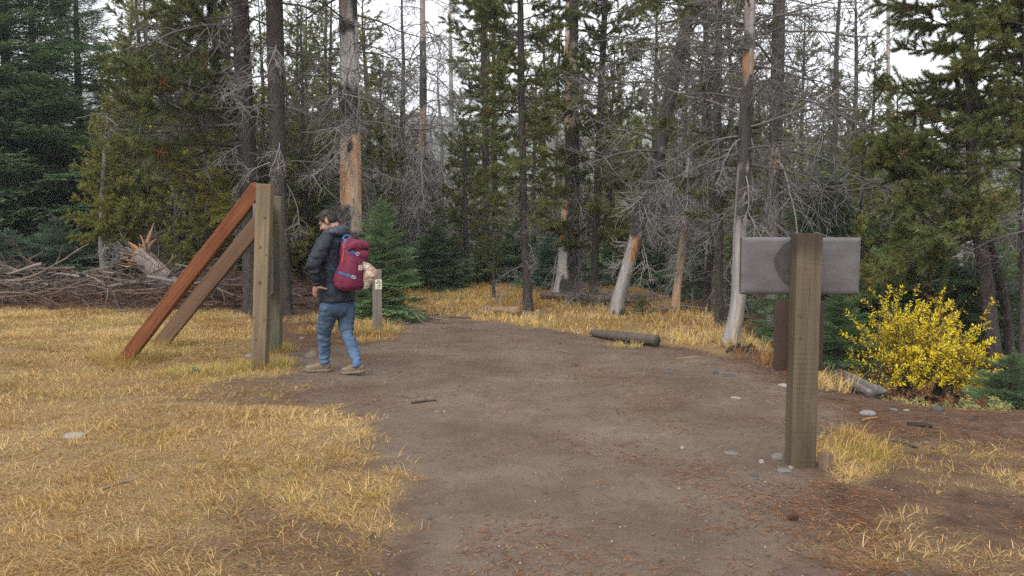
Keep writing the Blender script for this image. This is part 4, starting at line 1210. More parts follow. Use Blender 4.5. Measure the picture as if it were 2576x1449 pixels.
for k, (aa, ln, w, c, dr) in enumerate(SPL):
    s0 = e * R6.uniform(0.90, 0.99) + (s1 * math.cos(aa) + s2 * math.sin(aa)) * 0.17 * R6.uniform(0.5, 1.05)
    if k < 3: s0 = e * 0.95 + Vector((0.06 + 0.03 * k, 0, 0.10))
    dr = dr.normalized(); bend = Vector((R6.normal(0, 0.12), R6.normal(0, 0.12), R6.normal(0, 0.12))) * ln
    part('root_splinter', log_mesh([tuple(s0 - dr * 0.08), tuple(s0 + dr * ln * 0.5 + bend), tuple(s0 + dr * ln)], [w, w * 0.75, w * 0.15], seed=40 + k, col=c, endcol=c, sides=8, groove=0.35, step=0.05).mesh('wood', M['snag']), us)
for k in range(10):
    part('branch', ME['dark' if k % 2 else 'grey'][k % 6], us, e * R6.uniform(0.0, 0.9) + Vector((0, -0.1, 0.1)), rotm(R6.uniform(0, 6.28), R6.uniform(0.1, 1.0)).to_euler(), R6.uniform(0.6, 1.3))

# stones
def stone_mesh(seed, flat=0.6):
    bm = bmesh.new(); bmesh.ops.create_icosphere(bm, subdivisions=3, radius=1.0)
    V = np.array([v.co[:] for v in bm.verts]); F = np.array([[v.index for v in f.verts] for f in bm.faces]); bm.free()
    k = 0.72 + 0.6 * fbm(V * 0.9 + seed * 3.3, 97, 2) - 0.12 * np.abs(fbm(V * 2.5 + seed, 98, 2) - 0.5)
    V = V * k[:, None] * np.array([1, 0.8, flat])
    mb = MB(); mb.add(V, T=F); return mb
def stone_mat(name, c):
    return surf(name, lambda n: mixrgb(n, 0.8, tuple(c), ramp(n, noise(n, 3.0, 5, 0.7), [(0.3, 0.6), (0.5, 1.0), (0.75, 1.3)]), 'MULTIPLY'), 0.85, 0.25, lambda n: (noise(n, 8, 5, 0.7), 0.5, 0.08))
SM = {'white': stone_mat('stone_pale', (0.29, 0.26, 0.23)), 'grey': stone_mat('stone_grey', (0.155, 0.142, 0.132)), 'dark': stone_mat('stone_dark', (0.075, 0.072, 0.070)), 'brown': stone_mat('stone_brown', (0.20, 0.155, 0.12)), 'blue': stone_mat('stone_blue', (0.20, 0.205, 0.21)), 'red': stone_mat('stone_red', (0.105, 0.064, 0.054))}
def stone(u, v, wpx, kind, label, flat=0.5, seed=0, rz=None, group=None, wide=1.0):
    g_ = gp(u, v); s = wpx * g_.y / FPX / 2 / 0.95
    o = link('stone', stone_mesh(seed, flat).mesh('stone', SM[kind]), None, g_ + Vector((0, 0, s * flat * 0.02)), (0, 0, seed * 1.3 if rz is None else rz), (s * wide, s, s))
    tag(o, label, 'stone', group)
stone(187, 1098, 52, 'white', 'flat pale oval stone lying in the straw of the left meadow', 0.35, 1, 0.1)
stone(782, 897, 30, 'brown', 'lumpy brown rock on the dirt beside the leading shoe', 0.85, 2, 0.3)
stone(1800, 941, 20, 'dark', 'upright dark grey stone on the bank below the pale trunk', 0.9, 3)
stone(1836, 946, 30, 'dark', 'flat dark grey stone right of the upright one on the bank', 0.45, 4, -0.3)
stone(1682, 940, 22, 'dark', 'small dark stone set in the trail below the grey log', 0.35, 5)
stone(1850, 1001, 26, 'white', 'thin pale stone lying on the trail left of the sign post', 0.25, 6, -0.3)
stone(1970, 972, 24, 'white', 'white stone on the bank just left of the brown board', 0.5, 7)
stone(2183, 1041, 44, 'blue', 'pale blue grey flat stone on the dirt right of the sign post', 0.45, 8, 0.1)
stone(2248, 1031, 20, 'grey', 'small grey stone near the foot of the yellow bush', 0.5, 9)
stone(2280, 1033, 16, 'white', 'small pale stone below the yellow bush', 0.5, 10)
stone(2355, 1033, 34, 'dark', 'dark brown rock under the right edge of the yellow bush', 0.7, 11)
stone(1960, 1154, 40, 'grey', 'tilted grey stone leaning on the foot of the sign post', 0.65, 12, 0.5)
stone(1915, 1163, 18, 'white', 'small angular white stone left of the sign post', 0.8, 13)
stone(1972, 1184, 34, 'grey', 'flat grey brown stone in front of the sign post', 0.4, 14, 0.2)
stone(1990, 1176, 14, 'white', 'thumb sized pale stone touching the sign post', 0.6, 15)
stone(1898, 1197, 20, 'dark', 'small dark blue grey stone on the trail below the sign post', 0.5, 16)
stone(1840, 1140, 36, 'grey', 'broad grey stone sunk in the trail left of the sign post', 0.25, 17)
stone(1716, 1127, 12, 'white', 'tiny tan stone in the middle of the trail', 0.8, 18)
stone(1100, 1036, 18, 'grey', 'small grey stone below the dark stick on the trail', 0.5, 19)
stone(1118, 1036, 8, 'white', 'tiny white stone beside the dark stick on the trail', 0.6, 20)
stone(1208, 1058, 10, 'brown', 'tiny brown stone in the trail right of the dark stick', 0.6, 21)
stone(628, 897, 20, 'blue', 'bluish stone at the foot of the front board post', 0.6, 22)
stone(660, 921, 40, 'dark', 'dark stone wedged under the front board post', 0.3, 23)
stone(742, 894, 28, 'dark', 'dark stone at the grass edge right of the rear board post', 0.4, 24)
stone(1090, 878, 10, 'grey', 'tiny grey stone on the trail near the marker post', 0.5, 25)
stone(760, 852, 16, 'grey', 'grey stone on the dirt behind the rear board post', 0.6, 26)
stone(1083, 757, 14, 'blue', 'pale stone in the golden meadow right of the fir', 0.7, 27)
stone(867, 846, 14, 'white', 'white stone seen between the legs of the hiker', 0.9, 28)
stone(1515, 1355, 14, 'dark', 'dark pebble low in the middle of the trail', 0.5, 29)
stone(1080, 1305, 16, 'dark', 'dark pebble at the left border of the trail', 0.5, 30)
# reddish rock slab sunk in the dirt
g_ = gp(2045, 1447)
tag(link('rock_slab', stone_mesh(31, 0.12).mesh('rock', SM['red']), None, g_ + Vector((0, 0, -0.004)), (0, 0, 0.1), (0.24, 0.12, 0.10)), 'flat reddish rock slab sunk in the dirt', 'rock')

# sticks on the trail
def stick(uv0, uv1, w, col, label, seed):
    a, b = gp(*uv0), gp(*uv1)
    m_ = (a + b) / 2 + Vector((0, (b - a).length * 0.06, 0)); 
    o = link('stick', log_mesh([(0, 0, 0), tuple(m_ - a), tuple(b - a)], [w, w, w * 0.6], seed=seed, col=col, endcol=col, sides=8, step=0.02).mesh('stick', M['snag']), None, a + Vector((0, 0, w * 0.8)))
    tag(o, label, 'stick')
stick((1035, 1016), (1097, 1009), 0.013, (0.06, 0.045, 0.035), 'short dark stick lying across the middle of the trail', 51)
stick((252, 1236), (338, 1210), 0.012, (0.24, 0.19, 0.15), 'crooked pale stick lying in the straw of the left meadow', 52)
stick((2282, 1070), (2345, 1076), 0.018, (0.03, 0.025, 0.022), 'charred black stick on the dirt below the yellow bush', 53)
stick((2236, 1108), (2308, 1128), 0.014, (0.07, 0.06, 0.055), 'dark grey stick on the dirt right of the sign clump', 54)
stick((2170, 1060), (2208, 1053), 0.012, (0.30, 0.17, 0.08), 'short orange brown stick beside the pale blue stone', 55)
stick((1700, 905), (1760, 898), 0.010, (0.25, 0.16, 0.1), 'thin straw coloured stick on the trail below the grey log', 56)
stick((1370, 878), (1440, 892), 0.009, (0.18, 0.11, 0.07), 'thin bent brown stick on the trail', 57)
stick((1130, 800), (1190, 803), 0.02, (0.09, 0.075, 0.065), 'dark stick at the border of trail and golden meadow', 58)
# pine cone
g_ = gp(1990, 1308)
pc = thing('pine_cone', 'small dark pine cone on the dirt below the sign post', 'pine cone', g_ + Vector((0, 0, 0.018)))
for k in range(34):
    f = k / 34; aa = k * 2.39996; rr = 0.022 * math.sin(math.pi * (0.15 + 0.8 * f))
    x0 = (f - 0.5) * 0.06
    c_, s_ = math.cos(aa), math.sin(aa)
    V = [(x0, 0, 0), (x0 + 0.012, c_ * rr + s_ * 0.006, s_ * rr - c_ * 0.006), (x0 + 0.016, c_ * rr * 1.2, s_ * rr * 1.2), (x0 + 0.012, c_ * rr - s_ * 0.006, s_ * rr + c_ * 0.006)]
    mb = MB(); mb.add(V, T=[[0, 1, 2], [0, 2, 3]], col=(0.07, 0.035, 0.022))
    part('scale', mb.mesh('scale', M['snag']), pc)
# grey green herb in the straw
g_ = gp(491, 938)
hb = thing('sage_plant', 'small grey green leafy herb in the straw near the brown brace', 'plant', g_)
mb = MB()
for k in range(70):
    aa = R6.uniform(0, 6.28); el = R6.uniform(0.1, 1.4); l = R6.uniform(0.05, 0.10)
    d = np.array([math.cos(aa) * math.cos(el), math.sin(aa) * math.cos(el), math.sin(el)]); w = unit(np.cross(d, [0, 0, 1.0])[None])[0] * 0.009
    mb.add([d * 0.01, d * l * 0.6 + w, d * l, d * l * 0.6 - w], T=[[0, 1, 2], [0, 2, 3]], col=np.array((0.22, 0.28, 0.17)) * R6.uniform(0.7, 1.3))
part('leaf_rosette', mb.mesh('leaves', M['foliage']), hb)

# ------------------------------------------------------------------ yellow willow bush
def leaf_bush(name, label, c, w, dep, h, nst, nlf, cols, leaf=(0.045, 0.016), seed=1, stemcol=(0.06, 0.05, 0.045), low=0.15, grp=None, cat='bush'):
    r = np.random.default_rng(seed)
    root = thing(name, label, cat, c, group=grp)
    az = r.uniform(0, 6.283, nst); rad = np.sqrt(r.random(nst))
    S = np.stack([np.cos(az) * rad * w * 0.35, np.sin(az) * rad * dep * 0.35, np.full(nst, -0.05)], -1)
    D = np.stack([np.cos(az) * rad * 0.9 * w, np.sin(az) * rad * 0.9 * dep, np.full(nst, h * 1.2)], -1)
    hh = h * (1.0 - 0.35 * rad ** 2) * r.uniform(0.7, 1.08, nst)
    P0 = curves(S, D, hh * 1.12, 9, 0.0, 0.09, 0.0, r)
    mb = MB(); V, q = tubes(P0, np.broadcast_to(np.linspace(0.008, 0.003, 10), (nst, 10)), 4); mb.add(V, Q=q, col=stemcol)
    n2 = nst * 5
    b = r.integers(0, nst, n2); S2, T2 = along(P0, b, r.uniform(0.25, 0.97, n2))
    P1 = curves(S2, T2 + perp(T2, r) * 0.9, r.uniform(0.12, 0.34, n2) * h, 5, 0.0, 0.15, 0.05, r)
    V, q = tubes(P1, np.broadcast_to(np.linspace(0.004, 0.002, 6), (n2, 6)), 3); mb.add(V, Q=q, col=stemcol)
    part('stem_cluster', mb.mesh('stems', M['twig']), root)
    b = r.integers(0, n2, nlf); S3, T3 = along(P1, b, r.uniform(0.1, 1.0, nlf))
    keep = S3[:, 2] > low * h * r.uniform(0.4, 1.8, nlf)
    S3, T3 = S3[keep], T3[keep]; n = len(S3)
    d = unit(T3 * 0.6 + perp(T3, r) + np.array([0, 0, -0.1])); wv = unit(np.cross(d, r.normal(0, 1, (n, 3)) + np.array([0, 0, 1.2])))
    up = np.cross(d, wv)
    l = leaf[0] * r.uniform(0.45, 1.5, (n, 1)); ww = leaf[1] * 0.5 * r.uniform(0.7, 1.2, (n, 1))
    mid = S3 + d * l * 0.5
    V = np.stack([S3, mid + wv * ww + up * ww * 0.5, S3 + d * l, mid - wv * ww + up * ww * 0.5], 1).reshape(-1, 3)
    i = np.arange(n)[:, None] * 4
    T = np.concatenate([i + np.array([[0, 1, 2]]), i + np.array([[0, 2, 3]])])
    cc = np.asarray(cols)
    k = r.random((n, 1)); ci = np.clip((fbm(S3 * 2.2, 5, 2)[:, None] * 1.6 - 0.3 + r.normal(0, 0.22, (n, 1))), 0, 0.999) * (len(cc) - 1)
    i0 = ci.astype(int)[:, 0]; f = ci - i0[:, None]
    C = (cc[i0] * (1 - f) + cc[np.minimum(i0 + 1, len(cc) - 1)] * f) * r.uniform(0.75, 1.2, (n, 1))
    mb = MB(); mb.add(V, T=T, col=np.repeat(C, 4, 0))
    part('foliage', mb.mesh('leaves', M['foliage']), root)
    return root
YEL = [(0.46, 0.36, 0.025), (0.64, 0.44, 0.018), (0.76, 0.58, 0.03), (0.84, 0.69, 0.06), (0.66, 0.53, 0.03)]
def on(u, d):
    x = (u - 1288) / FPX * d
    return Vector((x, d, gz(x, d)))
leaf_bush('yellow_bush', 'bright yellow leafed willow bush growing below the bank', on(2305, 9.9), 0.80, 0.72, 1.32, 74, 15500, YEL, (0.040, 0.014), 71, low=0.05)
leaf_bush('yellow_bush', 'lower yellow bush running on right of the big one towards the leaning pine', on(2400, 9.9), 0.62, 0.5, 0.95, 44, 5600, YEL, seed=72)
leaf_bush('yellow_bush', 'sparse yellow twigs between the green fir bush and the big yellow bush', on(2205, 9.7), 0.34, 0.4, 0.85, 20, 600, YEL, seed=73)
leaf_bush('orange_bush', 'small orange leafed bush behind the top of the yellow bush', on(2372, 11.0), 0.35, 0.3, 1.5, 16, 1100, [(0.5, 0.2, 0.02), (0.6, 0.33, 0.03)], seed=74, low=0.7)
for k, (u, d, w, h) in enumerate(((2230, 8.7, 0.5, 0.34), (2330, 8.5, 0.55, 0.36), (2420, 8.6, 0.5, 0.32), (2160, 9.1, 0.4, 0.35))):
    leaf_bush('dry_undergrowth', 'low rust brown dry plants at the foot of the yellow bush', on(u, d), w, 0.3, h, 16, 1000, [(0.10, 0.045, 0.025), (0.20, 0.085, 0.035), (0.15, 0.10, 0.04)], (0.04, 0.014), 80 + k, (0.10, 0.05, 0.035), 0.0, 'dry plants below the yellow bush', 'plant')
for k, (u, d, w, h) in enumerate(((2310, 8.0, 0.3, 0.13), (2420, 7.9, 0.4, 0.16), (2250, 7.9, 0.25, 0.10), (2500, 7.9, 0.35, 0.2))):
    leaf_bush('green_weeds', 'low pale green weeds between the dirt and the yellow bush', on(u, d), w, 0.2, h, 14, 700, [(0.12, 0.14, 0.06), (0.20, 0.23, 0.09), (0.30, 0.29, 0.10)], (0.035, 0.012), 90 + k, (0.12, 0.1, 0.05), 0.0, 'weeds below the yellow bush', 'plant')

# ------------------------------------------------------------------ grass, needles and grit
def blades(x, y, L, width, lean, az, col, r, segs3=True):
    n = len(x)
    root = np.stack([x, y, hgt(x, y) - 0.006], -1)
    h = np.stack([np.cos(az), np.sin(az), np.zeros(n)], -1)
    w = np.stack([-np.sin(az + r.normal(0, 0.7, n)), np.cos(az), np.zeros(n)], -1) * (width * 0.5)[:, None]
    sl, cl = np.sin(lean)[:, None], np.cos(lean)[:, None]
    up = np.array([0, 0, 1.0])
    mid = root + (h * sl * 0.5 + up * cl * 0.62) * L[:, None]
    le2 = np.minimum(lean + r.uniform(0.2, 0.8, n), 1.75)
    tip = mid + (h * np.sin(le2)[:, None] + up * np.cos(le2)[:, None]) * (L * 0.5)[:, None]
    tz = hgt(tip[:, 0], tip[:, 1]) + 0.004
    tip[:, 2] = np.maximum(tip[:, 2], tz)
    V = np.stack([root - w, root + w, mid + w * 0.8, mid - w * 0.8, tip], 1).reshape(-1, 3)
    i = np.arange(n)[:, None] * 5
    Qd = i + np.array([[0, 1, 2, 3]]); T = i + np.array([[3, 2, 4]])
    return V, T, Qd, np.repeat(col, 5, 0)

STRAW = np.array([(0.49, 0.315, 0.112), (0.55, 0.385, 0.165), (0.43, 0.255, 0.078), (0.59, 0.47, 0.26), (0.34, 0.19, 0.07), (0.36, 0.32, 0.08)])
def grass_field(name, label, zone, bounds, n, lmin, lmax, leanm, wmul, seed, green=0.1, gold=0.3, brown=0.1, near_pow=1.0, clump=2.6, tn=14):
    n = n // tn
    r = np.random.default_rng(seed)
    x0, x1, y0, y1 = bounds
    xs, ys = [], []
    got = 0
    while got < n:
        m = 40000
        y = y0 + (y1 - y0) * r.random(m) ** near_pow
        x = r.uniform(x0, x1, m)
        ok = np.abs(x) < 0.70 * y + 0.6
        x, y = x[ok], y[ok]
        c = cover(x, y)[zone]
        P = np.stack([x, y], -1)
        tuft = sstep(0.33, 0.62, fbm(P * clump, 111, 3)) * 0.55 + 0.45
        ok = r.random(len(x)) < c * tuft
        xs.append(x[ok]); ys.append(y[ok]); got += int(ok.sum())
        if len(xs) > 60: break
    x, y = np.concatenate(xs)[:n], np.concatenate(ys)[:n]
    # each root grows a little tuft that falls outward
    P = np.stack([x, y], -1)
    tz = fbm(P * clump, 111, 3); flow = fbm(P * 0.8, 113, 2) * 12.0
    cx, cy = np.repeat(x, tn), np.repeat(y, tn)
    k = len(cx)
    az = r.uniform(0, 6.283, k); q = np.abs(r.normal(0, 0.035, k))
    x, y = cx + np.cos(az) * q, cy + np.sin(az) * q
    f2 = np.repeat(flow, tn)
    hx, hy = np.cos(az) + 0.75 * np.cos(f2), np.sin(az) + 0.75 * np.sin(f2)
    az = np.arctan2(hy, hx) + r.normal(0, 0.35, k)
    tuft = np.repeat(tz, tn); P = np.stack([x, y], -1)
    L = r.uniform(lmin, lmax, k) * (0.5 + 1.0 * tuft) * np.repeat(r.uniform(0.6, 1.35, len(tz)), tn)
    lean = np.clip(r.normal(leanm, 0.38, k), 0.05, 1.52)
    pat = fbm(P * 0.7, 115, 3); gr = fbm(P * 1.3 + 40, 117, 3)
    ci = r.choice(4, k, p=[0.36, 0.30, 0.16, 0.18])
    col = STRAW[ci]
    g2 = (r.random(k) < green * 2.2 * sstep(0.45, 0.65, gr))
    col = np.where(g2[:, None], np.array((0.29, 0.27, 0.06)), col)
    b2 = r.random(k) < brown * 2 * sstep(0.4, 0.65, pat)
    col = np.where(b2[:, None], np.array((0.26, 0.14, 0.055)), col)
    gold_m = (gold * sstep(0.4, 0.6, pat))[:, None]
    col = col * (1 - gold_m) + np.array((0.48, 0.29, 0.065)) * gold_m
    col = col * r.uniform(0.7, 1.2, (k, 1))
    wd = (0.0022 + 0.00030 * y) * wmul * r.uniform(0.7, 1.3, k)
    mb = MB(); V, T, Qd, C = blades(x, y, L, wd, lean, az, col, r); mb.add(V, T, Qd, C)
    tag(link(name, mb.mesh(name, M['grass'])), label, 'grass', kind='stuff')
grass_field('straw_grass', 'matted golden straw grass of the left meadow', 'left', (-13, 1.2, 3.0, 17.2), 262000, 0.035, 0.110, 1.30, 0.85, 121, 0.18, 0.12, 0.22, 1.6)
grass_field('meadow_grass', 'golden grass of the meadow beyond the trail', 'far', (-7, 5.5, 10.5, 25.5), 64000, 0.06, 0.17, 0.75, 1.35, 122, 0.06, 0.60, 0.08, 1.0)
grass_field('trail_grass', 'thin straw on the dirt round the marker post', 'mid', (-5, -1, 11.3, 16), 9000, 0.06, 0.16, 0.9, 1.0, 123, 0.2, 0.1, 0.2)
grass_field('sign_grass', 'yellow grass clump beside the foot of the sign post', 'sign', (1.5, 3.2, 4.8, 6.6), 2600, 0.06, 0.15, 1.1, 0.9, 124, 0.35, 0.25, 0.1)
grass_field('thin_grass', 'thin dry grass scattered over the dirt near the sign', 'right', (1.2, 6.5, 3.0, 6.4), 6500, 0.04, 0.11, 1.3, 0.9, 125, 0.1, 0.25, 0.25)
grass_field('bank_weeds', 'brown dry weeds on the bank below the pale trunk', 'bank', (1.8, 5.0, 7.4, 17.5), 18000, 0.08, 0.22, 0.6, 1.2, 126, 0.0, 0.0, 0.9)
def tuft_at(u, v, n, rad, lmin, lmax, lab, seed, cols=STRAW[[0, 1, 5]], lean=0.6):
    r = np.random.default_rng(seed); g_ = gp(u, v)
    a = r.uniform(0, 6.283, n); q = np.sqrt(r.random(n)) * rad
    x, y = g_.x + np.cos(a) * q * 1.3, g_.y + np.sin(a) * q
    col = cols[r.integers(0, len(cols), n)] * r.uniform(0.7, 1.15, (n, 1))
    mb = MB(); V, T, Qd, C = blades(x, y, r.uniform(lmin, lmax, n), np.full(n, 0.0045), np.clip(r.normal(lean, 0.3, n), 0.05, 1.4), a + r.normal(0, 0.7, n), col, r); mb.add(V - np.array(g_), T, Qd, C)
    root = thing('grass_tuft', lab, 'grass tuft', g_)
    part('blade_cluster', mb.mesh('grass_tuft', M['grass']), root)
tuft_at(948, 842, 700, 0.28, 0.10, 0.24, 'straw tuft round the foot of the trail marker post', 131)
tuft_at(330, 905, 900, 0.36, 0.12, 0.30, 'tall straw tuft round the foot of the reddish brown brace', 132)
tuft_at(410, 868, 500, 0.3, 0.12, 0.26, 'straw tuft round the foot of the paler brace', 133)
tuft_at(668, 924, 500, 0.26, 0.08, 0.2, 'greenish tuft round the foot of the front board post', 134, STRAW[[0, 5, 5]])
tuft_at(695, 886, 400, 0.22, 0.1, 0.22, 'greenish tuft round the foot of the rear board post', 135, STRAW[[0, 5, 5]])
tuft_at(505, 940, 700, 0.4, 0.06, 0.16, 'greenish grass tuft round the small grey herb', 136, STRAW[[0, 5, 5]])
tuft_at(1570, 874, 260, 0.2, 0.06, 0.14, 'dry tuft growing against the grey log on the trail', 137)

# fallen needles on the dirt
r = np.random.default_rng(141)
m = 150000
y = 2.9 + 12 * r.random(m) ** 1.5; x = r.uniform(-0.72, 0.72, m) * (y + 0.5)
c = cover(x, y); gsum = np.maximum.reduce([c['left'], c['far'], c['mid']])
cl = sstep(0.40, 0.66, fbm(np.stack([x, y], -1) * 1.7, 143, 4))
side = 0.45 + 0.55 * np.maximum(sstep(0.6, 2.0, x), sstep(7, 10, y))
ok = r.random(m) < (0.05 + 0.8 * cl) * (1 - 0.75 * gsum) * side
x, y = x[ok], y[ok]; k = len(x)
az = r.uniform(0, 6.283, k); L = r.uniform(0.018, 0.060, k); w = 0.0012 + 0.00022 * y
z = hgt(x, y) + 0.007 + dent(x, y)
p0 = np.stack([x, y, z], -1); dv = np.stack([np.cos(az), np.sin(az), r.normal(0, 0.12, k)], -1) * L[:, None]
wv = np.stack([-np.sin(az), np.cos(az), np.zeros(k)], -1) * w[:, None]
V = np.stack([p0 - wv, p0 + wv, p0 + dv + wv * 0.6, p0 + dv - wv * 0.6], 1).reshape(-1, 3)
cols = np.array([(0.24, 0.085, 0.030), (0.30, 0.13, 0.05), (0.14, 0.065, 0.035), (0.08, 0.045, 0.03), (0.34, 0.21, 0.11)])[r.choice(5, k, p=[0.26, 0.26, 0.22, 0.10, 0.16])]
mb = MB(); mb.add(V, Q=np.arange(4 * k).reshape(k, 4), col=np.repeat(cols * r.uniform(0.7, 1.2, (k, 1)), 4, 0))
tag(link('needle_litter', mb.mesh('needle_litter', M['grass'])), 'fallen rust coloured pine needles scattered over the trail', 'pine needles', kind='stuff')
# grit and small twigs
k = 5200
y = 2.9 + 9 * r.random(k) ** 1.4; x = r.uniform(-0.3, 0.72, k) * (y + 0.4)
s = np.clip(r.lognormal(-5.5, 0.45, k), 0.002, 0.014)
oct_ = np.array([(1, 0, 0), (-1, 0, 0), (0, 1, 0), (0, -1, 0), (0, 0, .7), (0, 0, -.7)])
of = np.array([(0, 2, 4), (2, 1, 4), (1, 3, 4), (3, 0, 4), (2, 0, 5), (1, 2, 5), (3, 1, 5), (0, 3, 5)])
z = hgt(x, y) + dent(x, y) + s * 0.3
V = (oct_[None] * (s[:, None, None] * r.uniform(0.6, 1.2, (k, 6, 1))) + np.stack([x, y, z], -1)[:, None]).reshape(-1, 3)
F = (np.arange(k)[:, None, None] * 6 + of[None]).reshape(-1, 3)
gc = np.array([(0.26, 0.23, 0.21), (0.14, 0.12, 0.11), (0.40, 0.36, 0.32), (0.18, 0.11, 0.08)])[r.choice(4, k, p=[0.33, 0.45, 0.03, 0.19])]
mb = MB(); mb.add(V, T=F, col=np.repeat(gc, 6, 0))
tag(link('grit', mb.mesh('grit', M['snag'])), 'small gravel and crumbs strewn over the dirt trail', 'gravel', kind='stuff')
# ------------------------------------------------------------------ timber, signs
def bev_box(sx, sy, sz, bev=0.006, seg=2, z0=0.0, cuts=0, rough=0.0, seed=0):
    """box with its foot at z0, eased edges; optional cuts along z for slight unevenness"""
    bm = bmesh.new()
    bmesh.ops.create_cube(bm, size=1.0)
    bmesh.ops.scale(bm, vec=(sx, sy, sz), verts=bm.verts)
    bmesh.ops.translate(bm, vec=(0, 0, z0 + sz / 2), verts=bm.verts)
    bmesh.ops.bevel(bm, geom=list(bm.edges), offset=bev, segments=seg, affect='EDGES', profile=0.6)
    if cuts:
        ed = [e for e in bm.edges if abs(e.verts[0].co.z - e.verts[1].co.z) > sz * 0.5]
        bmesh.ops.subdivide_edges(bm, edges=ed, cuts=cuts)
        for v in bm.verts:
            q = np.array(v.co[:]) * np.array([9, 9, 2.2]) + seed
            v.co.x += (fbm(q, 151, 2) - 0.5) * rough; v.co.y += (fbm(q + 9, 152, 2) - 0.5) * rough
    me = bpy.data.meshes.new('timber'); bm.to_mesh(me); bm.free()
    for p_ in me.polygons: p_.use_smooth = False
    return me

def timber_mat(name, a, b, dark, incised=False, stain_top=None, sc=1.0):
    def col(n):
        g1 = noise(n, 22 * sc, 6, 0.6, stretch=(1, 1, 0.05), dist=0.6)
        g2 = noise(n, 4 * sc, 4, 0.6, stretch=(1, 1, 0.25))
        c = mixrgb(n, ramp(n, g1, [(0.32, 0.0), (0.62, 1.0)]), a, b)
        c = mixrgb(n, ramp(n, g2, [(0.45, 0.0), (0.75, 0.6)]), c, dark)
        c = mixrgb(n, ramp(n, noise(n, 60 * sc, 4, 0.7, stretch=(1, 1, 0.02)), [(0.30, 0.7), (0.42, 0.0)]), c, dark)
        if stain_top is not None:      # water stain soaked into the end grain
            tc = N(n, 'ShaderNodeTexCoord'); sp = N(n, 'ShaderNodeSeparateXYZ'); n.links.new(tc.outputs['Object'], sp.inputs[0])
            wv = noise(n, 16, 3, 0.6, stretch=(1, 1, 0.15))
            ad = N(n, 'ShaderNodeMath', operation='MULTIPLY_ADD'); n.links.new(wv, ad.inputs[0]); ad.inputs[1].default_value = 0.30; n.links.new(sp.outputs['Z'], ad.inputs[2])
            c = mixrgb(n, ramp(n, _map(n, ad.outputs[0], stain_top + 0.06, stain_top + 0.16), [(0.0, 0.0), (1.0, 0.7)]), c, dark)
        if incised:
            c = mixrgb(n, incise(n), c, tuple(x * 0.45 for x in dark))
        return c
    def bump(n):
        return (noise(n, 30 * sc, 6, 0.65, stretch=(1, 1, 0.05)), 0.6, 0.008)
    m = surf(name, col, 0.8, 0.25, bump)
    return m

def _map(n, v, lo, hi):
    mr = N(n, 'ShaderNodeMapRange'); mr.inputs[1].default_value = lo; mr.inputs[2].default_value = hi
    n.links.new(v, mr.inputs[0]); return mr.outputs[0]

def incise(n):
    """rows of short dark knife slits left by the pressure treatment"""
    tc = N(n, 'ShaderNodeTexCoord'); mp = N(n, 'ShaderNodeMapping'); mp.inputs['Rotation'].default_value = (math.pi / 2, 0, 0)
    sp = N(n, 'ShaderNodeSeparateXYZ'); n.links.new(tc.outputs['Object'], sp.inputs[0])
    xy = N(n, 'ShaderNodeMath', operation='ADD'); n.links.new(sp.outputs['X'], xy.inputs[0]); n.links.new(sp.outputs['Y'], xy.inputs[1])
    def fr(s, sc, off=0.0):
        a = N(n, 'ShaderNodeMath', operation='MULTIPLY_ADD'); n.links.new(s, a.inputs[0]); a.inputs[1].default_value = sc; a.inputs[2].default_value = off
        f = N(n, 'ShaderNodeMath', operation='FRACT'); n.links.new(a.outputs[0], f.inputs[0]); return f.outputs[0]
    def lt(s, t):
        a = N(n, 'ShaderNodeMath', operation='LESS_THAN'); n.links.new(s, a.inputs[0]); a.inputs[1].default_value = t; return a.outputs[0]
    def mul(a_, b_):
        a = N(n, 'ShaderNodeMath', operation='MULTIPLY'); n.links.new(a_, a.inputs[0])
        if np.isscalar(b_): a.inputs[1].default_value = b_
        else: n.links.new(b_, a.inputs[1])
        return a.outputs[0]
    ns = noise(n, 9, 2, 0.5)
    k = mul(lt(fr(xy.outputs[0], 62.0), 0.20), lt(fr(sp.outputs['Z'], 30.0), 0.38))
    return mul(mul(k, ramp(n, ns, [(0.40, 0.0), (0.55, 1.0)])), 0.8)

MT_POST = timber_mat('treated_post', (0.115, 0.086, 0.050), (0.180, 0.135, 0.082), (0.045, 0.032, 0.021))
MT_POST2 = timber_mat('treated_post_green', (0.075, 0.069, 0.045), (0.115, 0.104, 0.069), (0.035, 0.032, 0.023))
MT_RED = timber_mat('stained_brace', (0.100, 0.032, 0.013), (0.190, 0.066, 0.025), (0.036, 0.014, 0.008))
MT_BRN = timber_mat('weathered_brace', (0.105, 0.058, 0.034), (0.155, 0.093, 0.057), (0.052, 0.027, 0.016), sc=0.6)
MT_GREY = timber_mat('grey_rail', (0.15, 0.13, 0.115), (0.20, 0.175, 0.155), (0.08, 0.07, 0.06))
MT_SIGN = timber_mat('sign_post_wood', (0.066, 0.050, 0.031), (0.108, 0.082, 0.051), (0.030, 0.020, 0.013), True, 1.49)
MT_MARK = timber_mat('marker_wood', (0.135, 0.112, 0.095), (0.19, 0.16, 0.14), (0.075, 0.06, 0.05))
M_KNOT = surf('knot', lambda n: mixrgb(n, ramp(n, noise(n, 60, 3), [(0.35, 0.0), (0.65, 1.0)]), (0.035, 0.026, 0.017), (0.13, 0.09, 0.05)), 0.8, 0.2)
def knot(parent, x, y, z, r, ry=0.003, axis='Y'):
    bm = bmesh.new(); bmesh.ops.create_uvsphere(bm, u_segments=12, v_segments=6, radius=1.0)
    me = bpy.data.meshes.new('knot'); bm.to_mesh(me); bm.free(); me.materials.append(M_KNOT)
    for p_ in me.polygons: p_.use_smooth = True
    part('knot', me, parent, (x, y, z), None, (r, ry, r * 1.25))

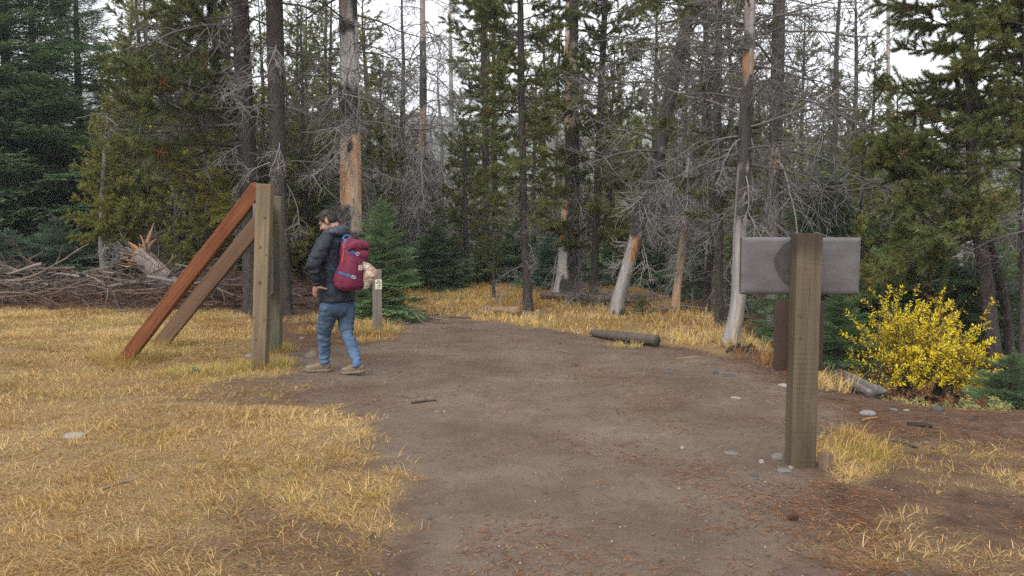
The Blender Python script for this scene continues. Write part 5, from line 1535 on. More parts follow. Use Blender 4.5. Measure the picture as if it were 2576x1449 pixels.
# information board seen edge on: two posts, back rails, two slanting braces
fb, rb = gp(654, 926), gp(693, 886)
ib = thing('information_board', 'wooden information board seen edge on with two posts and slanting back braces', 'notice board', fb)
def post_to(name, base, uv_top, w, dpt, mat, seed):
    top = at(uv_top[0], uv_top[1], base.y)
    d = top - base; L = d.length
    me = bev_box(w, dpt, L + 0.2, 0.010, 2, -0.2, 24, 0.008, seed); me.materials.append(mat)
    rot = d.to_track_quat('Z', 'Y').to_matrix()
    zx = Vector((1, 0, 0)); zz = d.normalized(); yy = zz.cross(zx).normalized(); xx = yy.cross(zz)
    Rm = Matrix((xx, yy, zz)).transposed()
    o = part(name, me, ib, base - fb, Rm.to_euler()); return o, L
fp, fL = post_to('post', fb, (667, 463), 0.165, 0.145, MT_POST, 1)
rp, rL = post_to('post', rb, (697, 494), 0.145, 0.145, MT_POST2, 2)
for z, x, r_k in ((0.82, 0.03, 0.016), (0.47, -0.005, 0.02), (0.16, -0.03, 0.012), (0.27, 0.05, 0.010), (0.62, 0.06, 0.009), (0.28, -0.07, 0.009)):
    knot(fp, x, -0.0735, fL * z, r_k)
knot(fp, -0.01, -0.0735, fL * 0.66, 0.017)
knot(rp, 0.02, -0.0735, rL * 0.84, 0.022); knot(rp, -0.03, -0.0735, rL * 0.22, 0.012)
def brace(p_top, p_bot, w, t, mat, seed, rnd):
    d = p_top - p_bot; L = d.length
    me = bev_box(t, w, L, rnd, 4, 0.0, 30, 0.014, seed); me.materials.append(mat)
    for p_ in me.polygons: p_.use_smooth = True
    zz = d.normalized(); xx = zz.cross(Vector((0, 1, 0))).normalized(); yy = zz.cross(xx)
    Rm = Matrix((xx, yy, zz)).transposed()
    return part('brace', me, ib, p_bot - fb, Rm.to_euler()), L
gb_ = gp(318, 906)
br1, b1L = brace(at(652, 470, fb.y + 0.05), at(306, 915, gb_.y), 0.11, 0.165, MT_RED, 3, 0.022)
br1['label'] = 'reddish brown rounded brace'
gb2 = gp(402, 868)
br2, b2L = brace(at(655, 556, rb.y - 0.05), at(392, 878, gb2.y), 0.10, 0.195, MT_BRN, 4, 0.012)
for f, x in ((0.60, 0.02), (0.63, -0.01), (0.52, 0.02), (0.18, 0.0)):
    knot(br2, x, -0.052, b2L * f, 0.022)
knot(br1, 0.05, -0.05, b1L * 0.55, 0.018)
for v0, v1 in ((512, 548), (726, 763)):
    za, zb = at(643, v1, fb.y).z, at(643, v0, fb.y).z
    c0 = at(643, (v0 + v1) / 2, fb.y - 0.03); c0.x -= 0.0
    c1 = Vector((rb.x - 0.11 + (c0.x - (fb.x + 0.02)) * 0.2, rb.y + 0.05, c0.z))
    dv = c1 - c0
    me = bev_box(0.058, 0.165, dv.length, 0.004); me.materials.append(MT_GREY)
    zz = dv.normalized(); yy = Vector((0, 0, 1)); xx = yy.cross(zz).normalized(); yy = zz.cross(xx)
    part('rail', me, ib, c0 - fb, Matrix((xx, yy, zz)).transposed().to_euler())
# the notice panel between the posts
pc0 = fb + Vector((0.012, 0.08, 0)); pc1 = rb + Vector((0.0, -0.08, 0)); dv = pc1 - pc0
me = bev_box(0.02, (pc1 - pc0).length, 1.15, 0.003); me.materials.append(MT_GREY)
part('notice_panel', me, ib, (pc0 + pc1) / 2 - fb + Vector((0.01, 0, 0.78)), (0, 0, math.atan2(dv.y, dv.x) - math.pi / 2))

# right hand sign seen from behind
sb = gp(2020, 1177)
Ys = sb.y
x0, x1 = at(1990, 1177, Ys).x, at(2052, 1177, Ys).x
w = x1 - x0; Hs = at(2020, 587, Ys).z - sb.z
sg = thing('trail_sign', 'wooden post sign seen from behind with grey panel and brown board', 'sign', (sb.x * 0 + (x0 + x1) / 2, Ys + 0.07, sb.z), (0, 0.004, 0))
me = bev_box(w, 0.14, Hs + 0.25, 0.006, 2, -0.25, 26, 0.007, 7); me.materials.append(MT_SIGN)
ps = part('post', me, sg)
knot(ps, -0.045, -0.071, Hs * 0.46 + 0.16, 0.010); knot(ps, 0.02, -0.071, Hs * 0.27, 0.008); knot(ps, -0.05, -0.071, Hs * 0.655, 0.013)
def plate(u0, u1, v0, v1, Y, t, chamfer, corner, mat, rings=True):
    """plate in the sign's frame, its back towards the camera"""
    a, b = at(u0, v1, Y), at(u1, v0, Y)
    cx, cz = (a.x + b.x) / 2, (a.z + b.z) / 2; hw, hh = (b.x - a.x) / 2, (b.z - a.z) / 2
    def rr(hw, hh, c, y, n=6):
        pts = []
        for qx, qz, a0 in ((1, 1, 0), (-1, 1, 90), (-1, -1, 180), (1, -1, 270)):
            for k in range(n + 1):
                an = math.radians(a0 + 90 * k / n)
                pts.append((qx * (hw - c) + c * math.cos(an), y, qz * (hh - c) + c * math.sin(an)))
        return pts
    R = [rr(hw, hh, corner, t), rr(hw, hh, corner, chamfer * 0.55)]
    for k in range(1, 6):
        f = k / 5 * math.pi / 2
        ins = chamfer * (1 - math.cos(f)); R.append(rr(hw - ins, hh - ins, max(corner - ins, 0.002), chamfer * 0.55 * (1 - math.sin(f))))
    V, T, Qd = loft(np.array(R))
    mb = MB(); mb.add(V, T, Qd); me = mb.mesh('plate', mat, True)
    return me, Vector((cx, Y, cz)) - Vector(sg.location)
M_PANEL = surf('grey_panel', lambda n: mixrgb(n, ramp(n, noise(n, 5, 5, 0.65, stretch=(1, 1, 2.0)), [(0.3, 0.0), (0.7, 1.0)]), (0.062, 0.055, 0.053), (0.105, 0.095, 0.092)), 0.38, 0.5,
               lambda n: (noise(n, 55, 4, 0.7, stretch=(1, 1, 2.2)), 0.35, 0.006))
M_BOARD = surf('brown_board', lambda n: mixrgb(n, ramp(n, noise(n, 6, 4), [(0.3, 0.0), (0.7, 1.0)]), (0.036, 0.020, 0.015), (0.050, 0.027, 0.020)), 0.55, 0.3)
M_PATCH = surf('worn_patch', lambda n: mixrgb(n, ramp(n, noise(n, 20, 5, 0.7), [(0.35, 0.0), (0.65, 1.0)]), (0.036, 0.029, 0.027), (0.060, 0.049, 0.046)), 0.6, 0.3, lambda n: (noise(n, 60, 4, 0.7), 0.4, 0.004))
Yp = Ys + 0.142
me, c = plate(1862, 2166, 597, 741, Yp, 0.045, 0.034, 0.008, M_PANEL)
pn = part('sign_panel', me, sg, c)
pts = [(1986, 604), (1968, 618), (1954, 633), (1945, 648), (1944, 661), (1949, 678), (1957, 694), (1968, 709), (1984, 724), (2010, 726), (2010, 602)]
V = []
for u, v in pts:
    q = at(u, v, Yp); V.append((q.x - sg.location.x - c.x, 0.0, q.z - sg.location.z - c.z))
V = np.array(V); n_ = len(V)
ringA = V + np.array([0, -0.0015, 0]); ringB = V + np.array([0, 0.002, 0])
Vv, T, Qd = loft(np.array([ringB, ringA])); mb = MB(); mb.add(Vv, T, Qd)
part('worn_patch', mb.mesh('patch', M_PATCH, False), pn)
me, c = plate(1945, 2073, 755, 933, Yp, 0.010, 0.004, 0.018, M_BOARD)
part('lower_board', me, sg, c)

# trail marker post with its little plate
mbp = gp(950, 838)
mk = thing('trail_marker', 'weathered grey marker post with small cream distance plate', 'marker post', mbp, (0, 0, math.radians(28)))
Hm = at(950, 678, mbp.y).z - mbp.z
me = bev_box(0.118, 0.118, Hm + 0.2, 0.012, 3, -0.2, 16, 0.008, 9); me.materials.append(MT_MARK)
part('post', me, mk)
M_CREAM = surf('cream_plate', lambda n: mixrgb(n, ramp(n, noise(n, 12, 4), [(0.3, 0.0), (0.7, 1.0)]), (0.62, 0.56, 0.42), (0.70, 0.65, 0.52)), 0.5, 0.3)
M_INK = surf('sign_ink', lambda n: (0.03, 0.025, 0.02), 0.6, 0.2)
me = bev_box(0.104, 0.006, 0.152, 0.003, 2, 0.0); me.materials.append(M_CREAM)
pz = Hm - 0.305
pl = part('distance_plate', me, mk, (0.002, -0.064, pz))
for txt, z, s in (('275', 0.118, 0.030), ('ROAD', 0.088, 0.030), ('.1 MI', 0.046, 0.034)):
    cu = bpy.data.curves.new('lettering', 'FONT'); cu.body = txt; cu.size = s; cu.align_x = 'CENTER'; cu.extrude = 0.0006; cu.offset = 0.0008
    tmp = link('tmp', cu); me = bpy.data.meshes.new_from_object(tmp.evaluated_get(bpy.context.evaluated_depsgraph_get())); bpy.data.objects.remove(tmp)
    me.materials.clear(); me.materials.append(M_INK)
    part('lettering', me, pl, (0, -0.0040, z), (math.pi / 2, 0, 0))
mb = MB()
V, q_ = box(-0.028, 0.014, -0.0048, -0.0030, 0.021, 0.027); mb.add(V, Q=q_)
mb.add([(0.012, -0.0048, 0.034), (0.030, -0.0048, 0.024), (0.012, -0.0048, 0.014)], T=[[0, 2, 1]])
part('arrow', mb.mesh('arrow', M_INK, False), pl)
# ------------------------------------------------------------------ hiker
from mathutils.bvhtree import BVHTree
S7 = 0.001397
HB = gp(844, 938.7)
def hc(cx, cy, y=0.0):
    return np.array([(cx - 330) * S7, y, (1372 - cy) * S7])
Fv = np.array([-0.82, 0.57, 0.0]); Lv = np.array([-0.57, -0.82, 0.0]); Uv = np.array([0, 0, 1.0])

def ell(mb, c, ax, rad, n=18, m=12):
    th = np.linspace(0, 2 * math.pi, n, endpoint=False); ph = np.linspace(0.06, math.pi - 0.06, m)
    R = []
    for p_ in ph:
        R.append(np.stack([np.cos(th) * math.sin(p_) * rad[0], np.sin(th) * math.sin(p_) * rad[1], np.full(n, -math.cos(p_)) * rad[2]], -1) @ np.asarray(ax, float) + c)
    V, T, Q = loft(np.array(R)); mb.add(V, T, Q)

def limb(mb, pts, rad, n=14, k=18, squash=1.0):
    C = crm(np.concatenate([np.asarray(pts, float), np.asarray(rad, float)[:, None]], 1), k)
    pos, r = C[:, :3], C[:, 3]
    # rounded ends
    t = unit(np.gradient(pos, axis=0))
    ref = np.array([0.3, 1.0, 0.1]); a = unit(np.cross(t, ref)); b = np.cross(t, a)
    th = np.linspace(0, 2 * math.pi, n, endpoint=False)
    rings = [pos[0] - t[0] * r[0] * 0.5 + 0.6 * r[0] * (np.cos(th)[:, None] * a[0] + np.sin(th)[:, None] * b[0])]
    for i in range(k):
        rings.append(pos[i] + r[i] * (np.cos(th)[:, None] * a[i] + squash * np.sin(th)[:, None] * b[i]))
    rings.append(pos[-1] + t[-1] * r[-1] * 0.5 + 0.6 * r[-1] * (np.cos(th)[:, None] * a[-1] + np.sin(th)[:, None] * b[-1]))
    V, T, Q = loft(np.array(rings)); mb.add(V, T, Q)

def stackloft(mb, secs, k=26, n=32, ax=(Lv, Fv), power=2.4):
    """secs: (cx, cy, y, half lateral, half depth)"""
    P = np.array([np.r_[hc(s[0], s[1], s[2]), s[3], s[4]] for s in secs])
    C = crm(P, k)
    th = np.linspace(0, 2 * math.pi, n, endpoint=False)
    c, s = np.cos(th), np.sin(th)
    c, s = np.sign(c) * np.abs(c) ** (2 / power), np.sign(s) * np.abs(s) ** (2 / power)
    R = C[:, None, :3] + C[:, None, 3:4] * c[None, :, None] * ax[0] + C[:, None, 4:5] * s[None, :, None] * ax[1]
    V, T, Q = loft(R); mb.add(V, T, Q)

def remesh(mb, voxel, smooth=4):
    me = mb.mesh('tmp', None)
    o = link('tmp', me)
    md = o.modifiers.new('r', 'REMESH'); md.mode = 'VOXEL'; md.voxel_size = voxel
    sm = o.modifiers.new('s', 'SMOOTH'); sm.factor = 0.5; sm.iterations = smooth
    dg = bpy.context.evaluated_depsgraph_get(); dg.update()
    ev = bpy.data.meshes.new_from_object(o.evaluated_get(dg))
    n = len(ev.vertices)
    V = np.zeros(n * 3, np.float32); ev.vertices.foreach_get('co', V)
    Nn = np.zeros(n * 3, np.float32); ev.vertices.foreach_get('normal', Nn)
    F = np.array([list(p_.vertices) + ([p_.vertices[0]] if len(p_.vertices) == 3 else []) for p_ in ev.polygons])
    bpy.data.objects.remove(o); bpy.data.meshes.remove(me); bpy.data.meshes.remove(ev)
    V, Nn = V.reshape(-1, 3).astype(float), Nn.reshape(-1, 3).astype(float)
    tri = F[:, 0] == F[:, 3]
    return V, Nn, F[tri][:, :3], F[~tri]

def cloth(name, mats): return None
person = thing('person', 'man in dark hooded jacket and blue jeans walking with one hand on hip', 'person', HB)
def pbuild(name, V, T, Q, mat, parent=None, col=None):
    mb = MB(); mb.add(V, T, Q, col); return part(name, mb.mesh(name, mat), parent or person)

# shared joints
SHL, ELL, WRL = hc(292, 325, -0.17), hc(222, 520, -0.30), hc(232, 655, -0.235)
SHR, ELR, WRR = hc(400, 330, 0.16), hc(345, 520, 0.27), hc(215, 505, 0.16)
HIPL, KNL, ANL = hc(302, 850, -0.075), hc(244, 1030, 0.0), hc(232, 1285, 0.075)
HIPR, KNR, ANR = hc(418, 850, 0.06), hc(424, 1030, 0.0), hc(518, 1280, -0.11)
# head frame
yw, pt = math.radians(7), math.radians(30)
HF = np.array([-math.cos(yw) * math.cos(pt), math.sin(yw) * math.cos(pt), -math.sin(pt)])
HL = unit(np.cross(Uv, HF)[None])[0]; HU = np.cross(HF, HL)
HC = hc(280, 172, 0.05)
def hp(f, l, u): return HC + HF * f + HL * l + HU * u
HAX = np.stack([HF, HL, HU])

# body, one continuous skin
mb = MB()
ell(mb, hp(-0.012, 0, 0.030), HAX, (0.096, 0.074, 0.086))
ell(mb, hp(0.038, 0, -0.045), HAX, (0.056, 0.058, 0.075))
ell(mb, hp(0.058, 0, -0.098), HAX, (0.033, 0.036, 0.028))
ell(mb, hp(0.020, 0, -0.085), HAX, (0.055, 0.054, 0.035))
ell(mb, hp(0.080, 0, 0.014), HAX, (0.018, 0.052, 0.014))
for s in (-1, 1):
    ell(mb, hp(0.062, s * 0.038, -0.045), HAX, (0.030, 0.024, 0.030))
    ell(mb, hp(-0.012, s * 0.079, -0.018), HAX, (0.021, 0.010, 0.033))
    ell(mb, hp(-0.018, s * 0.084, -0.010), HAX, (0.014, 0.009, 0.024))
limb(mb, [hp(0.088, 0, 0.008), hp(0.104, 0, -0.022), hp(0.112, 0, -0.044)], [0.010, 0.013, 0.015], 10, 8)
ell(mb, hp(0.092, 0, -0.074), HAX, (0.012, 0.024, 0.008)); ell(mb, hp(0.089, 0, -0.087), HAX, (0.012, 0.022, 0.008))
limb(mb, [hp(-0.025, 0, -0.03), hp(-0.035, 0, -0.10), hc(335, 300, 0.0)], [0.058, 0.058, 0.07], 14, 10)
stackloft(mb, [(345, 285, 0.0, 0.13, 0.08), (338, 350, 0, 0.18, 0.10), (335, 450, 0, 0.17, 0.105), (340, 600, 0, 0.15, 0.10), (350, 760, 0, 0.16, 0.11), (352, 880, 0, 0.15, 0.10)], 20, 24)
for a_, b_, c_ in ((SHL, ELL, WRL), (SHR, ELR, WRR)):
    limb(mb, [a_, (a_ + b_) / 2, b_, (b_ + c_) / 2, c_], [0.055, 0.048, 0.040, 0.036, 0.027], 12, 20)
for a_, b_, c_ in ((HIPL, KNL, ANL), (HIPR, KNR, ANR)):
    limb(mb, [a_, (a_ + b_) / 2, b_, (b_ + c_) / 2, c_], [0.070, 0.055, 0.042, 0.038, 0.030], 12, 20)
# left hand flat on the hip: palm, four fingers forward and down, thumb back
pal = hc(222, 695, -0.225)
limb(mb, [WRL, hc(228, 672, -0.232), pal, hc(216, 712, -0.215)], [0.026, 0.030, 0.034, 0.030], 12, 10, 0.62)
for k, (x_, y_, dy) in enumerate(((232, 748, -0.205), (222, 757, -0.195), (211, 755, -0.185), (203, 744, -0.175))):
    k0 = hc(228 - k * 8, 706 + k * 1.5, -0.222 + k * 0.012)
    limb(mb, [k0, (k0 + hc(x_, y_, dy)) / 2 + np.array([-0.008, -0.006, 0]), hc(x_, y_, dy)], [0.0105, 0.0100, 0.0085], 8, 8)
limb(mb, [hc(238, 680, -0.235), hc(262, 680, -0.240), hc(290, 688, -0.232), hc(312, 692, -0.222)], [0.016, 0.0145, 0.012, 0.010], 8, 10)
# right hand held in front of the belly
pr = hc(190, 500, 0.13)
limb(mb, [WRR, hc(203, 503, 0.145), pr], [0.026, 0.030, 0.032], 12, 8, 0.6)
for k in range(4):
    k0 = pr + np.array([-0.012, -0.010, 0.024 - k * 0.016])
    limb(mb, [k0, k0 + np.array([-0.012, -0.035, -0.004]), k0 + np.array([0.010, -0.060, -0.012])], [0.0100, 0.0095, 0.0080], 8, 8)
limb(mb, [hc(205, 488, 0.13), hc(190, 478, 0.105), hc(182, 482, 0.08)], [0.013, 0.0115, 0.0095], 8, 8)
V, Nn, T, Q = remesh(mb, 0.0076, 3)
M_SKIN = surf('skin', lambda n: mixrgb(n, ramp(n, noise(n, 9, 4), [(0.35, 0.0), (0.65, 1.0)]), (0.25, 0.135, 0.090), (0.32, 0.182, 0.125)), 0.5, 0.35)
pbuild('body', V, T, Q, M_SKIN)
M_EYE = surf('eye', lambda n: (0.08, 0.06, 0.05), 0.2, 0.5)
for s in (-1, 1):
    mb = MB(); ell(mb, hp(0.083, s * 0.030, -0.008), HAX, (0.010, 0.013, 0.008), 10, 8)
    V, T, Q, C = mb.arrays(); pbuild('eye', V, T, Q, M_EYE)
# hair
M_HAIR = surf('hair', lambda n: mixrgb(n, ramp(n, noise(n, 70, 3, 0.6), [(0.35, 0.0), (0.7, 1.0)]), (0.012, 0.009, 0.007), (0.036, 0.026, 0.021)), 0.5, 0.3)
mb = MB()
ell(mb, hp(-0.012, 0, 0.062), HAX, (0.094, 0.081, 0.058))
ell(mb, hp(-0.048, 0, 0.006), HAX, (0.066, 0.079, 0.080))
ell(mb, hp(0.058, 0.0, 0.082), HAX, (0.044, 0.058, 0.030))
for s in (-1, 1):
    ell(mb, hp(0.014, s * 0.066, 0.034), HAX, (0.036, 0.014, 0.030)); ell(mb, hp(0.012, s * 0.070, -0.004), HAX, (0.009, 0.008, 0.024))
V, Nn, T, Q = remesh(mb, 0.006, 3)
d = V - HC
q = np.stack([d @ HF * 28, d @ HL * 60, d @ HU * 28], -1)
V = V + Nn * ((fbm(q, 161, 3) - 0.45) * 0.018)[:, None]
hair = pbuild('hair', V, T, Q, M_HAIR)
r = np.random.default_rng(171)
k = r.integers(0, len(V), 900)
k = k[(V[k] - HC) @ HU > -0.05]
Dr = Nn[k] * 0.45 - HF * 0.3 + HU * 0.15 + r.normal(0, 0.25, (len(k), 3))
Pc = curves(V[k] - Nn[k] * 0.004, Dr, r.uniform(0.010, 0.022, len(k)), 3, 0.30, 0.12, 0, r)
Vh, qh = tubes(Pc, np.broadcast_to(np.linspace(0.0022, 0.0008, 4), (len(k), 4)), 3)
mbh = MB(); mbh.add(Vh, Q=qh); hs_ = part('hair_strands', mbh.mesh('hair_strands', M_HAIR), hair); tag(hs_, kind='stuff')

# jeans
def folds(V, Nn, centre, axis, reach, amp, freq, seed):
    """soft creases running across a limb near a joint"""
    d = V - centre; s = d @ axis
    w = np.exp(-(np.linalg.norm(d, axis=1) / reach) ** 2)
    o_ = d - s[:, None] * axis
    q = np.concatenate([(s * freq / 6.5)[:, None], o_ * 5.5], 1)[:, :3]
    q = np.stack([s * freq / 6.0 + (fbm(V * 4.5, seed + 40, 2) - 0.5) * 3.0, (o_ @ Lv) * 6.0, (o_ @ Fv) * 6.0], -1)
    n1 = fbm(q, seed, 2)
    return Nn * ((0.5 - np.abs(n1 - 0.5) * 3.2) * amp * 3.6 * w)[:, None]
mb = MB()
stackloft(mb, [(352, 745, 0, 0.165, 0.125), (352, 790, 0, 0.178, 0.135), (352, 850, 0, 0.180, 0.140), (350, 900, 0, 0.150, 0.118), (348, 930, 0, 0.10, 0.07)], 18, 28)
limb(mb, [HIPL + np.array([0, 0, 0.02]), hc(272, 945, -0.035), KNL, hc(238, 1130, 0.04), hc(232, 1235, 0.07), hc(231, 1300, 0.078)], [0.104, 0.091, 0.071, 0.065, 0.056, 0.056], 18, 30)
limb(mb, [HIPR + np.array([0, 0, 0.02]), hc(414, 945, 0.035), KNR, hc(466, 1130, -0.06), hc(509, 1235, -0.10), hc(523, 1292, -0.112)], [0.104, 0.088, 0.069, 0.064, 0.056, 0.055], 18, 30)
V, Nn, T, Q = remesh(mb, 0.008, 5)
for c_, ax_, rc, am, fq, sd_ in ((KNL, Uv, 0.16, 0.0075, 95, 1), (hc(239, 1270, 0.07), Uv, 0.11, 0.0085, 105, 2), (KNR, Uv, 0.17, 0.0085, 90, 3), (hc(505, 1265, -0.11), Uv, 0.11, 0.0090, 110, 4), (hc(345, 900, -0.05), unit((Uv + Fv * 0.7)[None])[0], 0.16, 0.006, 75, 5), (HIPL, Uv, 0.18, 0.004, 60, 6)):
    V = V + folds(V, Nn, c_, ax_, rc, am, fq, 180 + sd_)
V0 = V.copy()
V = V + Nn * ((fbm(V * np.array([11, 11, 26]), 177, 3) - 0.5) * 0.020)[:, None]
# the denim is paler on the lower legs and where it faces the camera
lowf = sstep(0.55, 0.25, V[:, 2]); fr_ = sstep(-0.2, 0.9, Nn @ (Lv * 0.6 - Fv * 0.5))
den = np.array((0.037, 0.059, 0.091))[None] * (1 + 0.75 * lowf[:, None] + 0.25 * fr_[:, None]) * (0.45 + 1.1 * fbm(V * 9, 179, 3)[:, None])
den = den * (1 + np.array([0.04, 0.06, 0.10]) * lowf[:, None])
M_DENIM = surf('denim', lambda n: mixrgb(n, 0.5, attr(n), ramp(n, noise(n, 160, 3, 0.7), [(0.3, 0.55), (0.7, 1.4)]), 'MULTIPLY'), 0.9, 0.15, lambda n: (noise(n, 220, 2), 0.25, 0.003))
jeans = pbuild('jeans', V, T, Q, M_DENIM, col=den)
BJ = BVHTree.FromPolygons([Vector(v) for v in V], [list(f) for f in T] + [list(f) for f in Q])

# jacket with sleeves
mb = MB()
stackloft(mb, [(352, 800, 0.0, 0.200, 0.168), (352, 770, 0.0, 0.206, 0.172), (346, 700, 0, 0.200, 0.165), (338, 600, 0, 0.196, 0.158), (334, 500, 0, 0.202, 0.155), (336, 410, 0, 0.215, 0.150), (342, 345, 0, 0.205, 0.135), (345, 300, 0, 0.155, 0.115), (338, 262, 0.01, 0.092, 0.09)], 34, 36)
limb(mb, [SHL + np.array([0.02, 0.03, 0.02]), SHL + np.array([-0.02, -0.03, -0.07]), (SHL + ELL) / 2, ELL + np.array([0, 0, 0.03]), (ELL + WRL) / 2 + np.array([0.0, 0, 0.02]), WRL + np.array([0, 0, 0.03]), WRL + np.array([0, 0, -0.006])], [0.086, 0.088, 0.080, 0.070, 0.062, 0.052, 0.044], 18, 30)
limb(mb, [SHR, (SHR + ELR) / 2, ELR, (ELR + WRR) / 2, WRR], [0.088, 0.080, 0.070, 0.060, 0.046], 16, 24)
V, Nn, T, Q = remesh(mb, 0.0095, 5)
axu = unit((ELL - SHL)[None])[0]; axf = unit((WRL - ELL)[None])[0]
for c_, ax_, rc, am, fq, sd_ in (((SHL + ELL) / 2, axu, 0.16, 0.0070, 80, 1), (ELL, axf, 0.13, 0.0075, 85, 2), ((ELL + WRL) / 2, axf, 0.13, 0.0055, 90, 3), (hc(350, 780, -0.1), Uv, 0.2, 0.004, 50, 4)):
    V = V + folds(V, Nn, c_, ax_, rc, am, fq, 190 + sd_)
V = V + Nn * ((fbm(V * np.array([9, 9, 20]), 187, 3) - 0.5) * 0.024)[:, None]
M_JACKET = surf('jacket', lambda n: mixrgb(n, ramp(n, noise(n, 18, 4), [(0.35, 0.0), (0.65, 1.0)]), (0.007, 0.0085, 0.015), (0.012, 0.015, 0.026)), 0.6, 0.3, lambda n: (noise(n, 45, 4, 0.6, stretch=(1, 1, 2.5)), 0.25, 0.006))
jacket = pbuild('jacket', V, T, Q, M_JACKET)
polyJ = [list(f) for f in T] + [list(f) for f in Q]
BK = BVHTree.FromPolygons([Vector(v) for v in V], polyJ)
# hood bunched round the neck
mb = MB()
nc = hc(346, 262, 0.0)
angs = np.linspace(0, 2 * math.pi, 15)
ringp, ringr = [], []
for a_ in angs:
    back = (1 - math.cos(a_)) / 2               # 0 in front, 1 behind
    ringp.append(nc + Fv * math.cos(a_) * (0.112 if back < 0.5 else 0.105) + Lv * math.sin(a_) * 0.098 + Uv * (-0.035 + 0.055 * back) )
    ringr.append(0.036 + 0.026 * back)
limb(mb, ringp, ringr, 14, 44)
ell(mb, nc - Fv * 0.105 + Uv * 0.0, np.stack([Fv, Lv, Uv]), (0.062, 0.115, 0.050))
ell(mb, nc - Fv * 0.02 + Uv * 0.022 + Lv * 0.07, np.stack([Fv, Lv, Uv]), (0.085, 0.040, 0.036))
V, Nn, T, Q = remesh(mb, 0.007, 4)
d = V - nc; an = np.arctan2(d @ Lv, d @ Fv)
V = V + Nn * (np.sin(an * 13 + d[:, 2] * 30) * 0.0042 + (fbm(V * 20, 193, 3) - 0.5) * 0.012)[:, None]
pbuild('hood', V, T, Q, surf('hood', lambda n: mixrgb(n, ramp(n, noise(n, 18, 4), [(0.35, 0.0), (0.65, 1.0)]), (0.016, 0.018, 0.026), (0.025, 0.028, 0.038)), 0.5, 0.4))

# shoes
M_SHOE = surf('shoe', lambda n: mixrgb(n, ramp(n, noise(n, 30, 4), [(0.35, 0.0), (0.65, 1.0)]), (0.125, 0.088, 0.056), (0.175, 0.125, 0.083)), 0.8, 0.2)
M_SOLE = surf('shoe_sole', lambda n: mixrgb(n, ramp(n, noise(n, 40, 3), [(0.35, 0.0), (0.65, 1.0)]), (0.13, 0.095, 0.065), (0.2, 0.155, 0.115)), 0.85, 0.2)
M_TOE = surf('shoe_panel', lambda n: mixrgb(n, ramp(n, noise(n, 30, 4), [(0.35, 0.0), (0.65, 1.0)]), (0.11, 0.115, 0.10), (0.16, 0.155, 0.135)), 0.85, 0.2)
M_LACE = surf('shoe_lace', lambda n: (0.36, 0.25, 0.075), 0.8, 0.2)
def shoe(heel, fdir, pitch, label):
    fd = unit(np.array([fdir[0], fdir[1], 0.0])[None])[0]; sd_ = np.cross(Uv, fd)
    f3 = fd * math.cos(pitch) - Uv * math.sin(pitch); u3 = np.cross(f3, sd_)
    A = np.stack([f3, sd_, u3]); L = 0.292
    def q(f, s, u): return heel + f3 * f + sd_ * s + u3 * u
    root = part('shoe', None, person)
    mb = MB()
    ell(mb, q(0.050, 0, 0.060), A, (0.052, 0.038, 0.052)); ell(mb, q(0.115, 0, 0.055), A, (0.075, 0.040, 0.045))
    ell(mb, q(0.205, 0.004, 0.042), A, (0.080, 0.044, 0.034)); ell(mb, q(0.165, 0, 0.050), A, (0.08, 0.041, 0.042))
    limb(mb, [q(0.065, 0, 0.07), q(0.062, 0, 0.118)], [0.046, 0.047], 14, 6)
    V, Nn, T, Q = remesh(mb, 0.006, 3); pbuild('upper', V, T, Q, M_SHOE, root)
    # sole outline swept up
    out = [(-0.002, 0.0), (0.01, 0.028), (0.06, 0.037), (0.12, 0.035), (0.19, 0.045), (0.25, 0.041), (0.282, 0.024), (0.292, 0.0), (0.282, -0.028), (0.25, -0.044), (0.19, -0.045), (0.12, -0.036), (0.06, -0.037), (0.01, -0.028)]
    rings = []
    for z, k_ in ((0.0, 0.97), (0.006, 1.02), (0.022, 1.03), (0.030, 0.98)):
        rings.append([q(0.145 + (f - 0.145) * k_, s * k_, z + (0.012 * max(f - 0.24, 0) / 0.05)) for f, s in out])
    V, T, Q = loft(np.array(rings)); pbuild('sole', V, T, Q, M_SOLE, root)
    mb = MB(); ell(mb, q(0.226, 0.004, 0.052), A, (0.050, 0.040, 0.026)); V, T, Q, C = mb.arrays(); pbuild('toe_panel', V, T, Q, M_TOE, root)
    mb = MB(); ell(mb, q(0.085, 0.0, 0.098), A, (0.036, 0.0475, 0.028)); V, T, Q, C = mb.arrays(); pbuild('ankle_panel', V, T, Q, M_TOE, root)
    for i in range(5):
        f = 0.118 + i * 0.017; u = 0.106 - i * 0.0062
        mb = MB(); limb(mb, [q(f, -0.022, u - 0.006), q(f, 0, u), q(f, 0.022, u - 0.006)], [0.0042, 0.0042, 0.0042], 6, 6)
        V, T, Q, C = mb.arrays(); pbuild('lace', V, T, Q, M_LACE, root)
def g0(p_, lift=0.0):
    p_ = p_.copy(); p_[2] = gz(HB.x + p_[0], HB.y + p_[1]) - HB.z + lift + 0.004; return p_
shoe(g0(hc(280, 1350, 0.085)), (-0.98, -0.05), 0.0, 'left')
shoe(g0(hc(577, 1350, -0.13), 0.047), (-0.84, 0.30), 0.145, 'right')

